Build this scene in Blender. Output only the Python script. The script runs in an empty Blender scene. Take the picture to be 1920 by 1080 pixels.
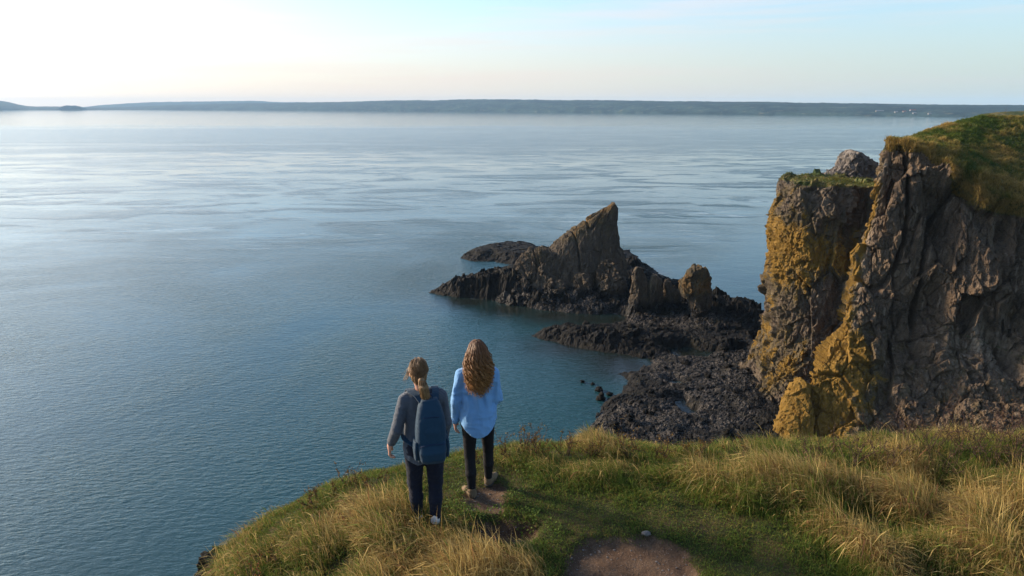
import bpy, math, random
import numpy as np

# ------------------------------------------------------------------ camera, sky, sun, exposure
S = bpy.context.scene
COL = S.collection
FPX = 1280.0                       # 24 mm lens on a 36 mm sensor, in pixels of a 1920 wide picture
TILT = math.atan(340 / FPX)
CZ = 40.0                          # eye height above the sea
GZ = 36.2                          # clifftop
cam = bpy.data.cameras.new('camera')
cam.lens = 24.0
cam.sensor_width = 36.0
cam.clip_end = 90000
cam.clip_start = 0.1
camo = bpy.data.objects.new('camera', cam)
camo.location = (0, 0, CZ)
camo.rotation_euler = (math.pi / 2 - TILT, 0, 0)
COL.objects.link(camo)
S.camera = camo

SUN_AZ = math.radians(-65)         # from +Y towards -X
SUN_EL = math.radians(20)
world = bpy.data.worlds.new('World')
S.world = world
world.use_nodes = True
wn, wl = world.node_tree.nodes, world.node_tree.links
wn.clear()
w_out = wn.new('ShaderNodeOutputWorld')
w_bg = wn.new('ShaderNodeBackground')
w_sky = wn.new('ShaderNodeTexSky')
w_sky.sky_type = 'NISHITA'
w_sky.sun_disc = False
w_sky.sun_elevation = SUN_EL
w_sky.sun_rotation = SUN_AZ
w_sky.altitude = 40
w_sky.air_density = 1.0
w_sky.dust_density = 0.5
w_sky.ozone_density = 2.5
w_bg.inputs['Strength'].default_value = 0.105
# thin high cloud bands low in the sky, whitening the blue
w_tc = wn.new('ShaderNodeTexCoord')
w_map = wn.new('ShaderNodeMapping')
w_map.inputs['Scale'].default_value = (1.6, 1.6, 34.0)
w_map.inputs['Rotation'].default_value = (0.03, 0.02, 0.6)
w_noi = wn.new('ShaderNodeTexNoise')
w_noi.inputs['Scale'].default_value = 1.6
w_noi.inputs['Detail'].default_value = 7
w_noi.inputs['Roughness'].default_value = 0.6
w_ramp = wn.new('ShaderNodeValToRGB')
w_ramp.color_ramp.elements[0].position = 0.47
w_ramp.color_ramp.elements[0].color = (0.03, 0.03, 0.03, 1)
w_ramp.color_ramp.elements[1].position = 0.66
w_ramp.color_ramp.elements[1].color = (0.42, 0.42, 0.42, 1)
w_mix = wn.new('ShaderNodeMix')
w_mix.data_type = 'RGBA'
w_mix.inputs['B'].default_value = (4.5, 3.9, 3.85, 1)
wl.new(w_tc.outputs['Generated'], w_map.inputs['Vector'])
wl.new(w_map.outputs[0], w_noi.inputs['Vector'])
wl.new(w_noi.outputs['Fac'], w_ramp.inputs[0])
wl.new(w_ramp.outputs[0], w_mix.inputs['Factor'])
w_tint = wn.new('ShaderNodeMix')
w_tint.data_type = 'RGBA'
w_tint.blend_type = 'MULTIPLY'
w_tint.inputs['Factor'].default_value = 1.0
w_tint.inputs['B'].default_value = (0.82, 0.99, 1.05, 1)
wl.new(w_sky.outputs[0], w_tint.inputs['A'])
wl.new(w_tint.outputs['Result'], w_mix.inputs['A'])
# warm, dusty air low over the horizon, paler towards the sun
w_sep = wn.new('ShaderNodeSeparateXYZ')
wl.new(w_tc.outputs['Generated'], w_sep.inputs[0])
w_low = wn.new('ShaderNodeMapRange')
w_low.interpolation_type = 'SMOOTHSTEP'
for _i, _v in zip((1, 2, 3, 4), (0.22, -0.01, 0.0, 0.88)):
    w_low.inputs[_i].default_value = _v
wl.new(w_sep.outputs['Z'], w_low.inputs[0])
w_dot = wn.new('ShaderNodeVectorMath')
w_dot.operation = 'DOT_PRODUCT'
w_dot.inputs[1].default_value = (math.sin(SUN_AZ), math.cos(SUN_AZ), 0)
wl.new(w_tc.outputs['Generated'], w_dot.inputs[0])
w_side = wn.new('ShaderNodeMapRange')
w_side.interpolation_type = 'SMOOTHSTEP'
w_side.inputs[1].default_value = -0.35
w_side.inputs[2].default_value = 0.85
wl.new(w_dot.outputs['Value'], w_side.inputs[0])
w_warm = wn.new('ShaderNodeMix')
w_warm.data_type = 'RGBA'
w_warm.inputs['A'].default_value = (2.35, 2.60, 2.55, 1)
w_warm.inputs['B'].default_value = (4.3, 3.4, 2.95, 1)
wl.new(w_side.outputs[0], w_warm.inputs['Factor'])
w_mix2 = wn.new('ShaderNodeMix')
w_mix2.data_type = 'RGBA'
wl.new(w_low.outputs[0], w_mix2.inputs['Factor'])
wl.new(w_mix.outputs['Result'], w_mix2.inputs['A'])
wl.new(w_warm.outputs['Result'], w_mix2.inputs['B'])
# the bright veil of thin cloud round the hidden sun
w_ds = wn.new('ShaderNodeVectorMath')
w_ds.operation = 'DOT_PRODUCT'
w_ds.inputs[1].default_value = (math.sin(SUN_AZ) * math.cos(SUN_EL), math.cos(SUN_AZ) * math.cos(SUN_EL), math.sin(SUN_EL))
wl.new(w_tc.outputs['Generated'], w_ds.inputs[0])
w_cl = wn.new('ShaderNodeMath')
w_cl.operation = 'MAXIMUM'
w_cl.inputs[1].default_value = 0.0
wl.new(w_ds.outputs['Value'], w_cl.inputs[0])
w_pw = wn.new('ShaderNodeMath')
w_pw.operation = 'POWER'
w_pw.inputs[1].default_value = 9.0
wl.new(w_cl.outputs[0], w_pw.inputs[0])
w_gl = wn.new('ShaderNodeMix')
w_gl.data_type = 'RGBA'
w_gl.blend_type = 'ADD'
w_gl.inputs['B'].default_value = (7.4, 6.7, 6.1, 1)
wl.new(w_pw.outputs[0], w_gl.inputs['Factor'])
wl.new(w_mix2.outputs['Result'], w_gl.inputs['A'])
wl.new(w_gl.outputs['Result'], w_bg.inputs['Color'])
wl.new(w_bg.outputs[0], w_out.inputs['Surface'])

sun = bpy.data.lights.new('sun', 'SUN')
sun.energy = 4.0
sun.angle = math.radians(9)
sun.color = (1.0, 0.80, 0.58)
suno = bpy.data.objects.new('sun', sun)
suno.rotation_euler = (math.pi / 2 - SUN_EL, 0, -SUN_AZ + math.pi)
COL.objects.link(suno)

S.view_settings.view_transform = 'Standard'
S.view_settings.look = 'None'
S.view_settings.gamma = 1.0
S.view_settings.exposure = 1.22
S.render.engine = 'CYCLES'
S.cycles.use_denoising = True
S.cycles.max_bounces = 6
S.cycles.diffuse_bounces = 2
S.cycles.glossy_bounces = 3
S.cycles.transmission_bounces = 3
S.cycles.volume_bounces = 0
S.cycles.sample_clamp_indirect = 4.0
S.cycles.caustics_reflective = False
S.cycles.caustics_refractive = False

rng = np.random.default_rng(7)
random.seed(7)


# ------------------------------------------------------------------ helpers: survey of the photograph
def ray(px, py):
    px, py = np.asarray(px, float), np.asarray(py, float)
    v = (540 - py) / FPX
    return (px - 960) / FPX, math.cos(TILT) + v * math.sin(TILT), -math.sin(TILT) + v * math.cos(TILT)


def at_height(px, py, z):
    a, b, c = ray(px, py)
    t = (z - CZ) / c
    return np.stack([a * t, b * t, z + 0 * a * t], -1)


def at_depth(px, py, y):
    a, b, c = ray(px, py)
    t = y / b
    return np.stack([a * t, b * t, CZ + c * t], -1)


# ------------------------------------------------------------------ helpers: noise
_pr = np.random.default_rng(3)
PERM = _pr.permutation(512).astype(np.int64)
GR = _pr.normal(size=(512, 3))
GR /= np.linalg.norm(GR, axis=1)[:, None]
RND = _pr.random((512, 4))


def _h(i, j, k):
    return PERM[(PERM[(PERM[i & 511] + j) & 511] + k) & 511]


def perlin(p):
    p = np.asarray(p, float)
    i = np.floor(p).astype(np.int64)
    f = p - i
    u = f * f * f * (f * (f * 6 - 15) + 10)
    r = 0
    for a in (0, 1):
        wa = u[..., 0] if a else 1 - u[..., 0]
        for b in (0, 1):
            wb = u[..., 1] if b else 1 - u[..., 1]
            for c in (0, 1):
                wc = u[..., 2] if c else 1 - u[..., 2]
                g = GR[_h(i[..., 0] + a, i[..., 1] + b, i[..., 2] + c)]
                d = g[..., 0] * (f[..., 0] - a) + g[..., 1] * (f[..., 1] - b) + g[..., 2] * (f[..., 2] - c)
                r = r + wa * wb * wc * d
    return r * 1.5


def fbm(p, o=4, gain=0.5):
    p = np.asarray(p, float)
    s, a, t = 0, 1.0, 0
    for n in range(o):
        s = s + a * perlin(p * 2.0 ** n + 17.3 * n)
        t += a
        a *= gain
    return s / t


def facet(p, tilt=0.9):
    """broken-rock relief: every cell of a Voronoi lattice is one tilted plane; also returns the gap to the next cell"""
    p = np.asarray(p, float)
    i = np.floor(p).astype(np.int64)
    best = np.full(p.shape[:-1], 1e9)
    sec = np.full(p.shape[:-1], 1e9)
    val = np.zeros(p.shape[:-1])
    for a in (-1, 0, 1):
        for b in (-1, 0, 1):
            for c in (-1, 0, 1):
                ci = i + np.array([a, b, c])
                h = _h(ci[..., 0], ci[..., 1], ci[..., 2])
                q = ci + RND[h][..., :3]
                d = p - q
                dd = (d * d).sum(-1)
                hv = RND[h][..., 3] - 0.5
                g = GR[(h * 7 + 3) & 511]
                v = hv + tilt * (g * d).sum(-1)
                m = dd < best
                sec = np.where(m, best, np.minimum(sec, dd))
                val = np.where(m, v, val)
                best = np.where(m, dd, best)
    return val, np.sqrt(sec) - np.sqrt(best)


def crag(p, sizes, amps, seed=0.0, stretch=1.0, joint=0.35):
    """fractured rock: stepped tilted blocks at several sizes, thin open joints, sharp ridged grain on top"""
    p = np.asarray(p, float)
    d = np.zeros(p.shape[:-1])
    sc = np.array([1, 1, stretch])
    for k, (s, a) in enumerate(zip(sizes, amps)):
        q = p + 0.07 * s * np.stack([fbm(p / s * 1.3 + 3 + k, 2), fbm(p / s * 1.3 + 9 + k, 2), fbm(p / s * 1.3 + 15 + k, 2)], -1)
        f, e = facet(q * sc / s + seed + 3.3 * k, 1.45)
        d += a * f - a * joint * (1 - sstep(e, 0, 0.055)) * sstep(fbm(p / s * 0.7 + k, 2), -0.15, 0.2)
    f, e = facet(p * sc / (sizes[-1] * 0.45) + seed + 20, 1.5)
    d += amps[-1] * 0.5 * f
    a, s = amps[-1] * 0.7, sizes[-1] * 1.6
    for k in range(4):
        r = 1 - np.abs(perlin(p * np.array([1, 1, stretch]) / s + 5.1 * k + seed)) * 2.2
        d += a * (r - 0.45)
        a *= 0.55
        s *= 0.5
    return d


def sstep(x, a, b):
    t = np.clip((x - a) / (b - a), 0, 1)
    return t * t * (3 - 2 * t)


# ------------------------------------------------------------------ helpers: meshes and objects
def mesh_np(name, V, faces, mat=None, smooth=True, attrs=None, colors=None):
    V = np.ascontiguousarray(V, dtype=np.float32)
    me = bpy.data.meshes.new(name)
    fl = [np.asarray(f, np.int32) for f in faces if len(f)]
    li = np.concatenate([f.ravel() for f in fl])
    tot = np.concatenate([np.full(len(f), f.shape[1], np.int32) for f in fl])
    st = np.concatenate([[0], np.cumsum(tot)[:-1]]).astype(np.int32)
    me.vertices.add(len(V))
    me.vertices.foreach_set('co', V.ravel())
    me.loops.add(len(li))
    me.loops.foreach_set('vertex_index', li)
    me.polygons.add(len(tot))
    me.polygons.foreach_set('loop_start', st)
    me.polygons.foreach_set('loop_total', tot)
    me.polygons.foreach_set('use_smooth', np.full(len(tot), smooth, dtype=bool))
    me.update(calc_edges=True)
    for k, a in (attrs or {}).items():
        at = me.attributes.new(k, 'FLOAT', 'POINT')
        at.data.foreach_set('value', np.ascontiguousarray(a, np.float32).ravel())
    if colors is not None:
        at = me.attributes.new('tint', 'FLOAT_COLOR', 'POINT')
        c = np.ones((len(V), 4), np.float32)
        c[:, :3] = colors
        at.data.foreach_set('color', c.ravel())
    if mat:
        me.materials.append(mat)
    me.validate()
    return me


def link(name, me, parent=None, label=None, cat=None, group=None, kind=None, loc=None):
    o = bpy.data.objects.new(name, me)
    COL.objects.link(o)
    if parent is not None:
        o.parent = parent
    if loc is not None:
        o.location = loc
    for k, v in (('label', label), ('category', cat), ('group', group), ('kind', kind)):
        if v:
            o[k] = v
    return o


def grid_faces(nu, nv, wrap=False):
    """quads of a grid stored [u][v]"""
    u = np.arange(nu if wrap else nu - 1)
    v = np.arange(nv - 1)
    U, Vv = np.meshgrid(u, v, indexing='ij')
    a = U * nv + Vv
    b = ((U + 1) % nu) * nv + Vv
    return np.stack([a, b, b + 1, a + 1], -1).reshape(-1, 4)


def grid_normals(P, wrap=False):
    if wrap:
        du = np.roll(P, -1, 0) - np.roll(P, 1, 0)
    else:
        du = np.gradient(P, axis=0)
    dv = np.gradient(P, axis=1)
    n = np.cross(du, dv)
    return n / (np.linalg.norm(n, axis=-1, keepdims=True) + 1e-9)


# ------------------------------------------------------------------ helpers: materials
class NT:
    def __init__(s, name):
        s.m = bpy.data.materials.new(name)
        s.m.use_nodes = True
        s.n, s.l = s.m.node_tree.nodes, s.m.node_tree.links
        s.b = s.n['Principled BSDF']
        s.out = s.n['Material Output']

    def put(s, sock, v):
        if hasattr(v, 'links') or hasattr(v, 'is_output'):
            s.l.new(v, sock)
        else:
            sock.default_value = v

    def obj(s):
        return s.n.new('ShaderNodeTexCoord').outputs['Object']

    def mapping(s, vec, scale=(1, 1, 1), rot=(0, 0, 0)):
        m = s.n.new('ShaderNodeMapping')
        m.inputs['Scale'].default_value = scale
        m.inputs['Rotation'].default_value = rot
        s.l.new(vec, m.inputs['Vector'])
        return m.outputs[0]

    def noise(s, vec, scale, detail=4, rough=0.55, dist=0.0):
        m = s.n.new('ShaderNodeTexNoise')
        s.l.new(vec, m.inputs['Vector'])
        m.inputs['Scale'].default_value = scale
        m.inputs['Detail'].default_value = detail
        m.inputs['Roughness'].default_value = rough
        m.inputs['Distortion'].default_value = dist
        return m.outputs['Fac']

    def voro(s, vec, scale, feature='F1'):
        m = s.n.new('ShaderNodeTexVoronoi')
        m.feature = feature
        s.l.new(vec, m.inputs['Vector'])
        m.inputs['Scale'].default_value = scale
        return m

    def math(s, op, a, b=0.0, c=0.0):
        m = s.n.new('ShaderNodeMath')
        m.operation = op
        s.put(m.inputs[0], a)
        s.put(m.inputs[1], b)
        s.put(m.inputs[2], c)
        return m.outputs[0]

    def rng(s, v, a, b, c=0.0, d=1.0):
        m = s.n.new('ShaderNodeMapRange')
        m.interpolation_type = 'SMOOTHSTEP'
        s.l.new(v, m.inputs[0])
        for k, x in zip((1, 2, 3, 4), (a, b, c, d)):
            m.inputs[k].default_value = x
        return m.outputs[0]

    def mix(s, f, a, b, blend='MIX'):
        m = s.n.new('ShaderNodeMix')
        m.data_type = 'RGBA'
        m.blend_type = blend
        s.put(m.inputs['Factor'], f)
        for k, x in (('A', a), ('B', b)):
            if isinstance(x, tuple) and len(x) == 3:
                x = x + (1,)
            s.put(m.inputs[k], x)
        return m.outputs['Result']

    def attr(s, name, out='Fac'):
        m = s.n.new('ShaderNodeAttribute')
        m.attribute_name = name
        return m.outputs[out]

    def bump(s, h, dist, strength=1.0, prev=None):
        m = s.n.new('ShaderNodeBump')
        s.l.new(h, m.inputs['Height'])
        m.inputs['Distance'].default_value = dist
        m.inputs['Strength'].default_value = strength
        if prev is not None:
            s.l.new(prev, m.inputs['Normal'])
        return m.outputs[0]

    def z(s, vec):
        m = s.n.new('ShaderNodeSeparateXYZ')
        s.l.new(vec, m.inputs[0])
        return m.outputs['Z']

    def fin(s, col, rough=0.8, normal=None, spec=0.3):
        if isinstance(col, tuple) and len(col) == 3:
            col = col + (1,)
        s.put(s.b.inputs['Base Color'], col)
        s.put(s.b.inputs['Roughness'], rough)
        s.b.inputs['Specular IOR Level'].default_value = spec
        if normal is not None:
            s.l.new(normal, s.b.inputs['Normal'])
        return s.m


def rock_material(name, c1, c2, pale, lich_amt=1.0, wet_z=3.2, lichen=(0.22, 0.120, 0.014), fine=1.0):
    t = NT(name)
    p = t.obj()
    pz = t.mapping(p, (1, 1, 0.35))
    n1 = t.noise(p, 0.22, 6, 0.6)
    n2 = t.noise(pz, 1.3, 8, 0.68)
    n3 = t.noise(p, 5.0, 6, 0.7)
    col = t.mix(t.rng(n1, 0.35, 0.65), c1, c2)
    col = t.mix(t.rng(n2, 0.34, 0.7), t.mix(0.55, col, (0.02, 0.016, 0.014)), col)
    col = t.mix(t.rng(n3, 0.3, 0.75), t.mix(0.4, col, (0.02, 0.017, 0.015)), t.mix(0.22, col, pale))
    streak = t.noise(t.mapping(p, (1.6, 1.6, 0.12)), 1.0, 5, 0.6)
    pl = t.math('MULTIPLY', t.rng(streak, 0.58, 0.72), 0.55)
    pl = t.math('MAXIMUM', pl, t.math('MULTIPLY', t.attr('pale'), t.rng(n2, 0.38, 0.6)))
    col = t.mix(pl, col, pale)
    # olive algae, then golden lichen
    ln = t.noise(t.mapping(p, (1, 1, 0.55)), 0.42, 9, 0.68, 0.5)
    la = t.math('ADD', ln, t.math('MULTIPLY', t.math('SUBTRACT', t.attr('lich'), 0.5), 0.55))
    col = t.mix(t.math('MULTIPLY', t.rng(la, 0.40, 0.60), 0.55 * lich_amt), col, (0.075, 0.058, 0.018))
    lsp = t.math('MULTIPLY', t.rng(la, 0.545, 0.60), t.rng(t.math('ADD', n3, t.math('MULTIPLY', t.math('SUBTRACT', la, 0.6), 1.2)), 0.42, 0.54, 0.0, 1.0))
    lc = t.mix(t.noise(p, 2.2, 5), lichen, (lichen[0] * 0.55, lichen[1] * 0.62, lichen[2] * 1.2))
    col = t.mix(t.math('MULTIPLY', lsp, lich_amt), col, lc)
    # tide band: black weed below the high water mark
    zz = t.math('ADD', t.z(p), t.math('MULTIPLY', t.math('SUBTRACT', n1, 0.5), 3.0))
    wet = t.rng(zz, wet_z + 0.9, wet_z - 0.9)
    col = t.mix(wet, col, t.mix(n2, (0.002, 0.002, 0.0022), (0.013, 0.011, 0.0095)))
    # turf where the 'turf' attribute says so
    tn = t.noise(p, 1.4, 7, 0.7)
    tc = t.mix(t.rng(tn, 0.35, 0.65), (0.045, 0.060, 0.014), (0.20, 0.145, 0.050))
    tc = t.mix(t.rng(n1, 0.42, 0.6), tc, (0.038, 0.058, 0.015))
    ta = t.math('ADD', t.attr('turf'), t.math('MULTIPLY', t.math('SUBTRACT', tn, 0.5), 0.7))
    col = t.mix(t.rng(ta, 0.42, 0.58), col, tc)
    b1 = t.bump(n2, 0.5 * fine, 0.7)
    b2 = t.bump(n3, 0.16 * fine, 0.8, b1)
    b3 = t.bump(t.noise(p, 18.0, 4, 0.6), 0.04 * fine, 0.7, b2)
    return t.fin(col, t.math('SUBTRACT', 0.9, t.math('MULTIPLY', wet, 0.35)), b3, 0.25)


ROCK_CLIFF = rock_material('cliff_rock', (0.108, 0.066, 0.036), (0.160, 0.103, 0.056), (0.30, 0.235, 0.17), 1.0, 0.5)
ROCK_BUTT = rock_material('buttress_rock', (0.092, 0.060, 0.036), (0.120, 0.080, 0.046), (0.27, 0.225, 0.17), 1.1, 1.0)
ROCK_STACK = rock_material('stack_rock', (0.072, 0.053, 0.034), (0.105, 0.076, 0.046), (0.22, 0.17, 0.115), 0.8, 3.6, (0.19, 0.10, 0.025))
ROCK_PEAK = rock_material('pale_peak_rock', (0.15, 0.125, 0.105), (0.19, 0.16, 0.135), (0.31, 0.27, 0.23), 0.3, 0.5)


def reef_material():
    t = NT('reef_rock')
    p = t.obj()
    n1 = t.noise(p, 0.25, 6, 0.6)
    n2 = t.noise(p, 2.2, 7, 0.7)
    n3 = t.noise(p, 9.0, 4, 0.7)
    dark = t.mix(t.rng(n2, 0.3, 0.7), (0.002, 0.002, 0.002), (0.012, 0.010, 0.008))
    v = t.voro(p, 4.5)
    stones = t.mix(v.outputs['Color'], (0.010, 0.009, 0.008), (0.11, 0.095, 0.082))
    stones = t.mix(t.rng(v.outputs['Distance'], 0.35, 0.7), stones, (0.008, 0.008, 0.008))
    g = t.math('ADD', t.attr('shingle'), t.math('MULTIPLY', t.math('SUBTRACT', n2, 0.5), 0.6))
    gm = t.rng(g, 0.32, 0.6)
    col = t.mix(gm, dark, stones)
    col = t.mix(t.math('MULTIPLY', t.rng(n1, 0.55, 0.7), 0.35), col, (0.040, 0.034, 0.018))
    b = t.bump(n2, 0.35, 0.8)
    b = t.bump(n3, 0.10, 0.8, b)
    inv = t.math('SUBTRACT', 1.0, v.outputs['Distance'])
    b = t.bump(t.math('MULTIPLY', inv, gm), 0.07, 0.8, b)
    return t.fin(col, 0.78, b, 0.15)


ROCK_REEF = reef_material()


def tint_material(name, rough=0.75, transl=0.35, spec=0.15, vary=0.0):
    """colour from the per-point tint of each blade, leaf or strand"""
    t = NT(name)
    c = t.attr('tint', 'Color')
    t.fin(c, rough, None, spec)
    tr = t.n.new('ShaderNodeBsdfTranslucent')
    t.l.new(c, tr.inputs['Color'])
    ms = t.n.new('ShaderNodeMixShader')
    ms.inputs[0].default_value = transl
    t.l.new(t.b.outputs[0], ms.inputs[1])
    t.l.new(tr.outputs[0], ms.inputs[2])
    t.l.new(ms.outputs[0], t.out.inputs['Surface'])
    return t.m


GRASS = tint_material('grass_blade')
TWIG = tint_material('twig', 0.85, 0.0)


# ------------------------------------------------------------------ the sea
def water_material():
    t = NT('sea_water')
    p = t.obj()
    # slow patches: wind-ruffled lanes, tide rips and glassy slicks
    sx = t.n.new('ShaderNodeSeparateXYZ')
    t.l.new(p, sx.inputs[0])
    big = t.noise(t.mapping(p, (0.30, 1, 1), (0, 0, 0.05)), 0.006, 5, 0.55, 0.6)
    yy = t.math('MULTIPLY_ADD', t.math('SUBTRACT', big, 0.5), 900.0, sx.outputs['Y'])
    lane = t.math('MULTIPLY', t.rng(yy, 560, 760), t.rng(yy, 1700, 1150))
    far = t.rng(sx.outputs['Y'], 300, 2500)
    rip = t.noise(t.mapping(p, (0.45, 1.0, 1), (0, 0, -0.12)), 0.035, 7, 0.66, 1.4)
    patch = t.noise(p, 0.018, 5, 0.6, 0.8)
    rz = (0, 0, math.radians(-48))
    w1 = t.noise(t.mapping(p, (0.50, 1.35, 1), rz), 1.45, 3, 0.58, 0.3)
    w2 = t.noise(t.mapping(p, (0.6, 1.3, 1), (0, 0, math.radians(-34))), 3.6, 3, 0.55)
    w3 = t.noise(t.mapping(p, (0.5, 1.2, 1), (0, 0, math.radians(-40))), 0.22, 4, 0.5)
    amp = t.math('MULTIPLY_ADD', t.rng(patch, 0.35, 0.65), 0.65, 0.45)
    amp = t.math('ADD', amp, t.math('MULTIPLY', t.attr('rip'), 1.4))
    amp = t.math('MULTIPLY', amp, t.rng(sx.outputs['Y'], 90, 330, 1.0, 0.30))
    amp = t.math('ADD', amp, t.math('MULTIPLY', lane, 0.9))
    amp = t.math('MULTIPLY', amp, t.math('SUBTRACT', 1.0, t.math('MULTIPLY', t.attr('slick'), 0.75)))
    st0 = t.noise(t.mapping(p, (0.16, 1.0, 1), (0, 0, -0.10)), 0.055, 7, 0.62, 1.2)
    amp = t.math('MULTIPLY', amp, t.math('SUBTRACT', 1.0, t.math('MULTIPLY', t.math('MULTIPLY', t.rng(st0, 0.46, 0.60), t.attr('race')), 0.8)))
    h1 = t.math('MULTIPLY', w1, t.math('MULTIPLY', amp, 0.21))
    h2 = t.math('MULTIPLY', w2, t.math('MULTIPLY', amp, 0.030))
    h3 = t.math('MULTIPLY', w3, 0.07)
    ripf = t.math('MULTIPLY', t.rng(rip, 0.50, 0.64), t.attr('race'))
    h4 = t.math('MULTIPLY', t.noise(t.mapping(p, (0.5, 1.0, 1)), 0.55, 4, 0.6, 1.0), t.math('MULTIPLY', ripf, 0.42))
    h = t.math('ADD', t.math('ADD', h1, h2), t.math('ADD', h3, h4))
    b = t.bump(h, 1.0, 1.0)
    col = t.mix(t.rng(patch, 0.3, 0.7), (0.007, 0.039, 0.047), (0.010, 0.048, 0.056))
    col = t.mix(t.attr('shoal'), col, (0.010, 0.012, 0.009))
    streak = t.noise(t.mapping(p, (0.16, 1.0, 1), (0, 0, -0.10)), 0.055, 7, 0.62, 1.2)
    fine = t.noise(t.mapping(p, (0.22, 1.0, 1), (0, 0, -0.06)), 0.24, 6, 0.65, 1.6)
    race = t.attr('race')
    slk = t.math('MULTIPLY', t.rng(streak, 0.46, 0.60), race)
    rough = t.math('MULTIPLY_ADD', lane, 0.08, 0.07)
    rough = t.math('SUBTRACT', rough, t.math('MULTIPLY', slk, 0.05))
    pale_streaks = t.math('MULTIPLY', t.math('MULTIPLY', t.rng(fine, 0.56, 0.72), t.rng(streak, 0.46, 0.58)), race)
    pale_streaks = t.math('MULTIPLY', pale_streaks, 1.0)
    col = t.mix(pale_streaks, col, (0.42, 0.46, 0.47))  # whitish streaks mixed into the water colour along the race
    t.fin(col, rough, b, 0.5)
    t.b.inputs['IOR'].default_value = 1.36
    return t.m


WATER = water_material()
wy = np.concatenate([np.arange(-200, 20, 20), np.arange(20, 260, 2.0), np.geomspace(260, 13000, 130)])
wx = np.concatenate([-np.geomspace(14500, 130, 40), np.arange(-128, 100, 2.0), np.geomspace(100, 14500, 110)])
WX, WY = np.meshgrid(wx, wy, indexing='ij')
WV = np.stack([WX, WY, 0 * WX], -1).reshape(-1, 3)
# tide-rip eddies curling off the two reef points
rip = np.zeros(len(WV))
for (px, py, sx, sy) in ((775, 530, 9, 14), (820, 505, 8, 10), (850, 458, 14, 14), (900, 447, 16, 10)):
    c = at_height(px, py, 0)
    rip += np.exp(-((WV[:, 0] - c[0]) / sx) ** 2 - ((WV[:, 1] - c[1]) / sy) ** 2)
# the tidal race: choppy streaked water along a line running out from the stack, glassy water in its lee
ra, rb = np.array([22.0, 165.0]), np.array([330.0, 600.0])
re_ = (rb - ra) / np.linalg.norm(rb - ra)
along = (WV[:, :2] - ra) @ re_
off = (WV[:, 0] - ra[0]) * re_[1] - (WV[:, 1] - ra[1]) * re_[0]      # + to the right of the line
off = off + 12 * fbm(WV * 0.02, 3)
race = np.where(off < 0, np.exp(off / (60 + 0.9 * np.clip(along, 0, 900))), np.exp(-off / 9)) * sstep(along, -60, 40)
open_ = 0.6 * sstep(WV[:, 1], 140, 240) * sstep(WV[:, 1], 1100, 600) * (off < 0)
race = np.clip(np.maximum(race, open_), 0, 1)
slick = sstep(off, 4, 22) * sstep(WV[:, 1], 700, 400) * sstep(along, -90, -20)
_q = at_height(np.array([880., 960., 1040., 1100., 1160., 1080., 1160., 1180., 1285., 1280., 1430., 1390.]), np.array([565., 580., 592., 598., 600., 650., 672., 690., 662., 762., 645., 664.]), 0.0)
shoal = np.zeros(len(WV))
for _c in _q:
    shoal = np.maximum(shoal, np.exp(-((WV[:, 0] - _c[0]) / 9.0) ** 2 - ((WV[:, 1] - _c[1]) / 7.0) ** 2))
slick = np.maximum(slick, 0.6 * np.exp(-((WV[:, 0] + 22) / 40) ** 2 - ((WV[:, 1] - 128) / 22) ** 2))
link('sea', mesh_np('sea', WV, [grid_faces(len(wx), len(wy))], WATER, True, {'rip': np.clip(rip, 0, 1), 'race': race, 'slick': np.clip(slick, 0, 1), 'shoal': shoal}), kind='structure')

# ------------------------------------------------------------------ the far shore


def far_material(name, c1, c2, c3):
    t = NT(name)
    p = t.obj()
    n = t.noise(t.mapping(p, (1, 0.6, 2.5)), 0.0065, 8, 0.65)
    n2 = t.noise(t.mapping(p, (1, 1, 3)), 0.02, 6, 0.65)
    col = t.mix(t.rng(n, 0.4, 0.62), c1, c2)
    col = t.mix(t.math('MULTIPLY', t.rng(n2, 0.55, 0.7), 0.7), col, c3)
    return t.fin(col, 0.95, t.bump(n2, 30, 0.8), 0.1)


FAR = far_material('wooded_shore', (0.005, 0.018, 0.026), (0.026, 0.052, 0.050), (0.13, 0.13, 0.085))


def ridge(name, shore, sky, depth, seed, n=900):
    px = np.linspace(max(shore[0][0], sky[0][0]), min(shore[-1][0], sky[-1][0]), n)
    sh = np.interp(px, *np.array(shore, float).T)
    sk = np.interp(px, *np.array(sky, float).T)
    k = 9
    sk = np.convolve(np.pad(sk, k, 'edge'), np.ones(2 * k + 1) / (2 * k + 1), 'valid')
    a, b, c = ray(px, sh)
    D = CZ / (-c / b)                                   # depth of the waterline
    s = np.array([-0.02, 0, 0.02, 0.05, 0.1, 0.18, 0.28, 0.4, 0.55, 0.7, 0.85, 1.0, 1.3, 1.8])
    prof = np.array([-0.06, 0, 0.10, 0.2, 0.32, 0.46, 0.58, 0.7, 0.8, 0.88, 0.95, 1.0, 0.9, -0.05])
    Y = D[:, None] + s[None, :] * depth
    top = D + depth
    a2, b2, c2 = ray(px, sk)
    H = CZ + c2 / b2 * top
    X = (a / b)[:, None] * Y
    Z = H[:, None] * prof[None, :]
    q = np.stack([X / 260, Y / 260, X * 0 + seed], -1)
    nz = fbm(q, 5)
    m = np.clip(np.minimum(s, 1.0), 0, 1)[None, :] * (s < 1.5)[None, :]
    Z = Z + nz * H[:, None] * 0.22 * m * (1 - 0.75 * m)
    Z[:, 11] += fbm(np.stack([px * 0.09, px * 0, px * 0 + seed], -1), 4) * H * 0.06
    V = np.stack([X, Y, Z], -1)
    link(name, mesh_np(name, V.reshape(-1, 3), [grid_faces(n, len(s))], FAR, True), kind='structure')
    return px, V, prof


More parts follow.
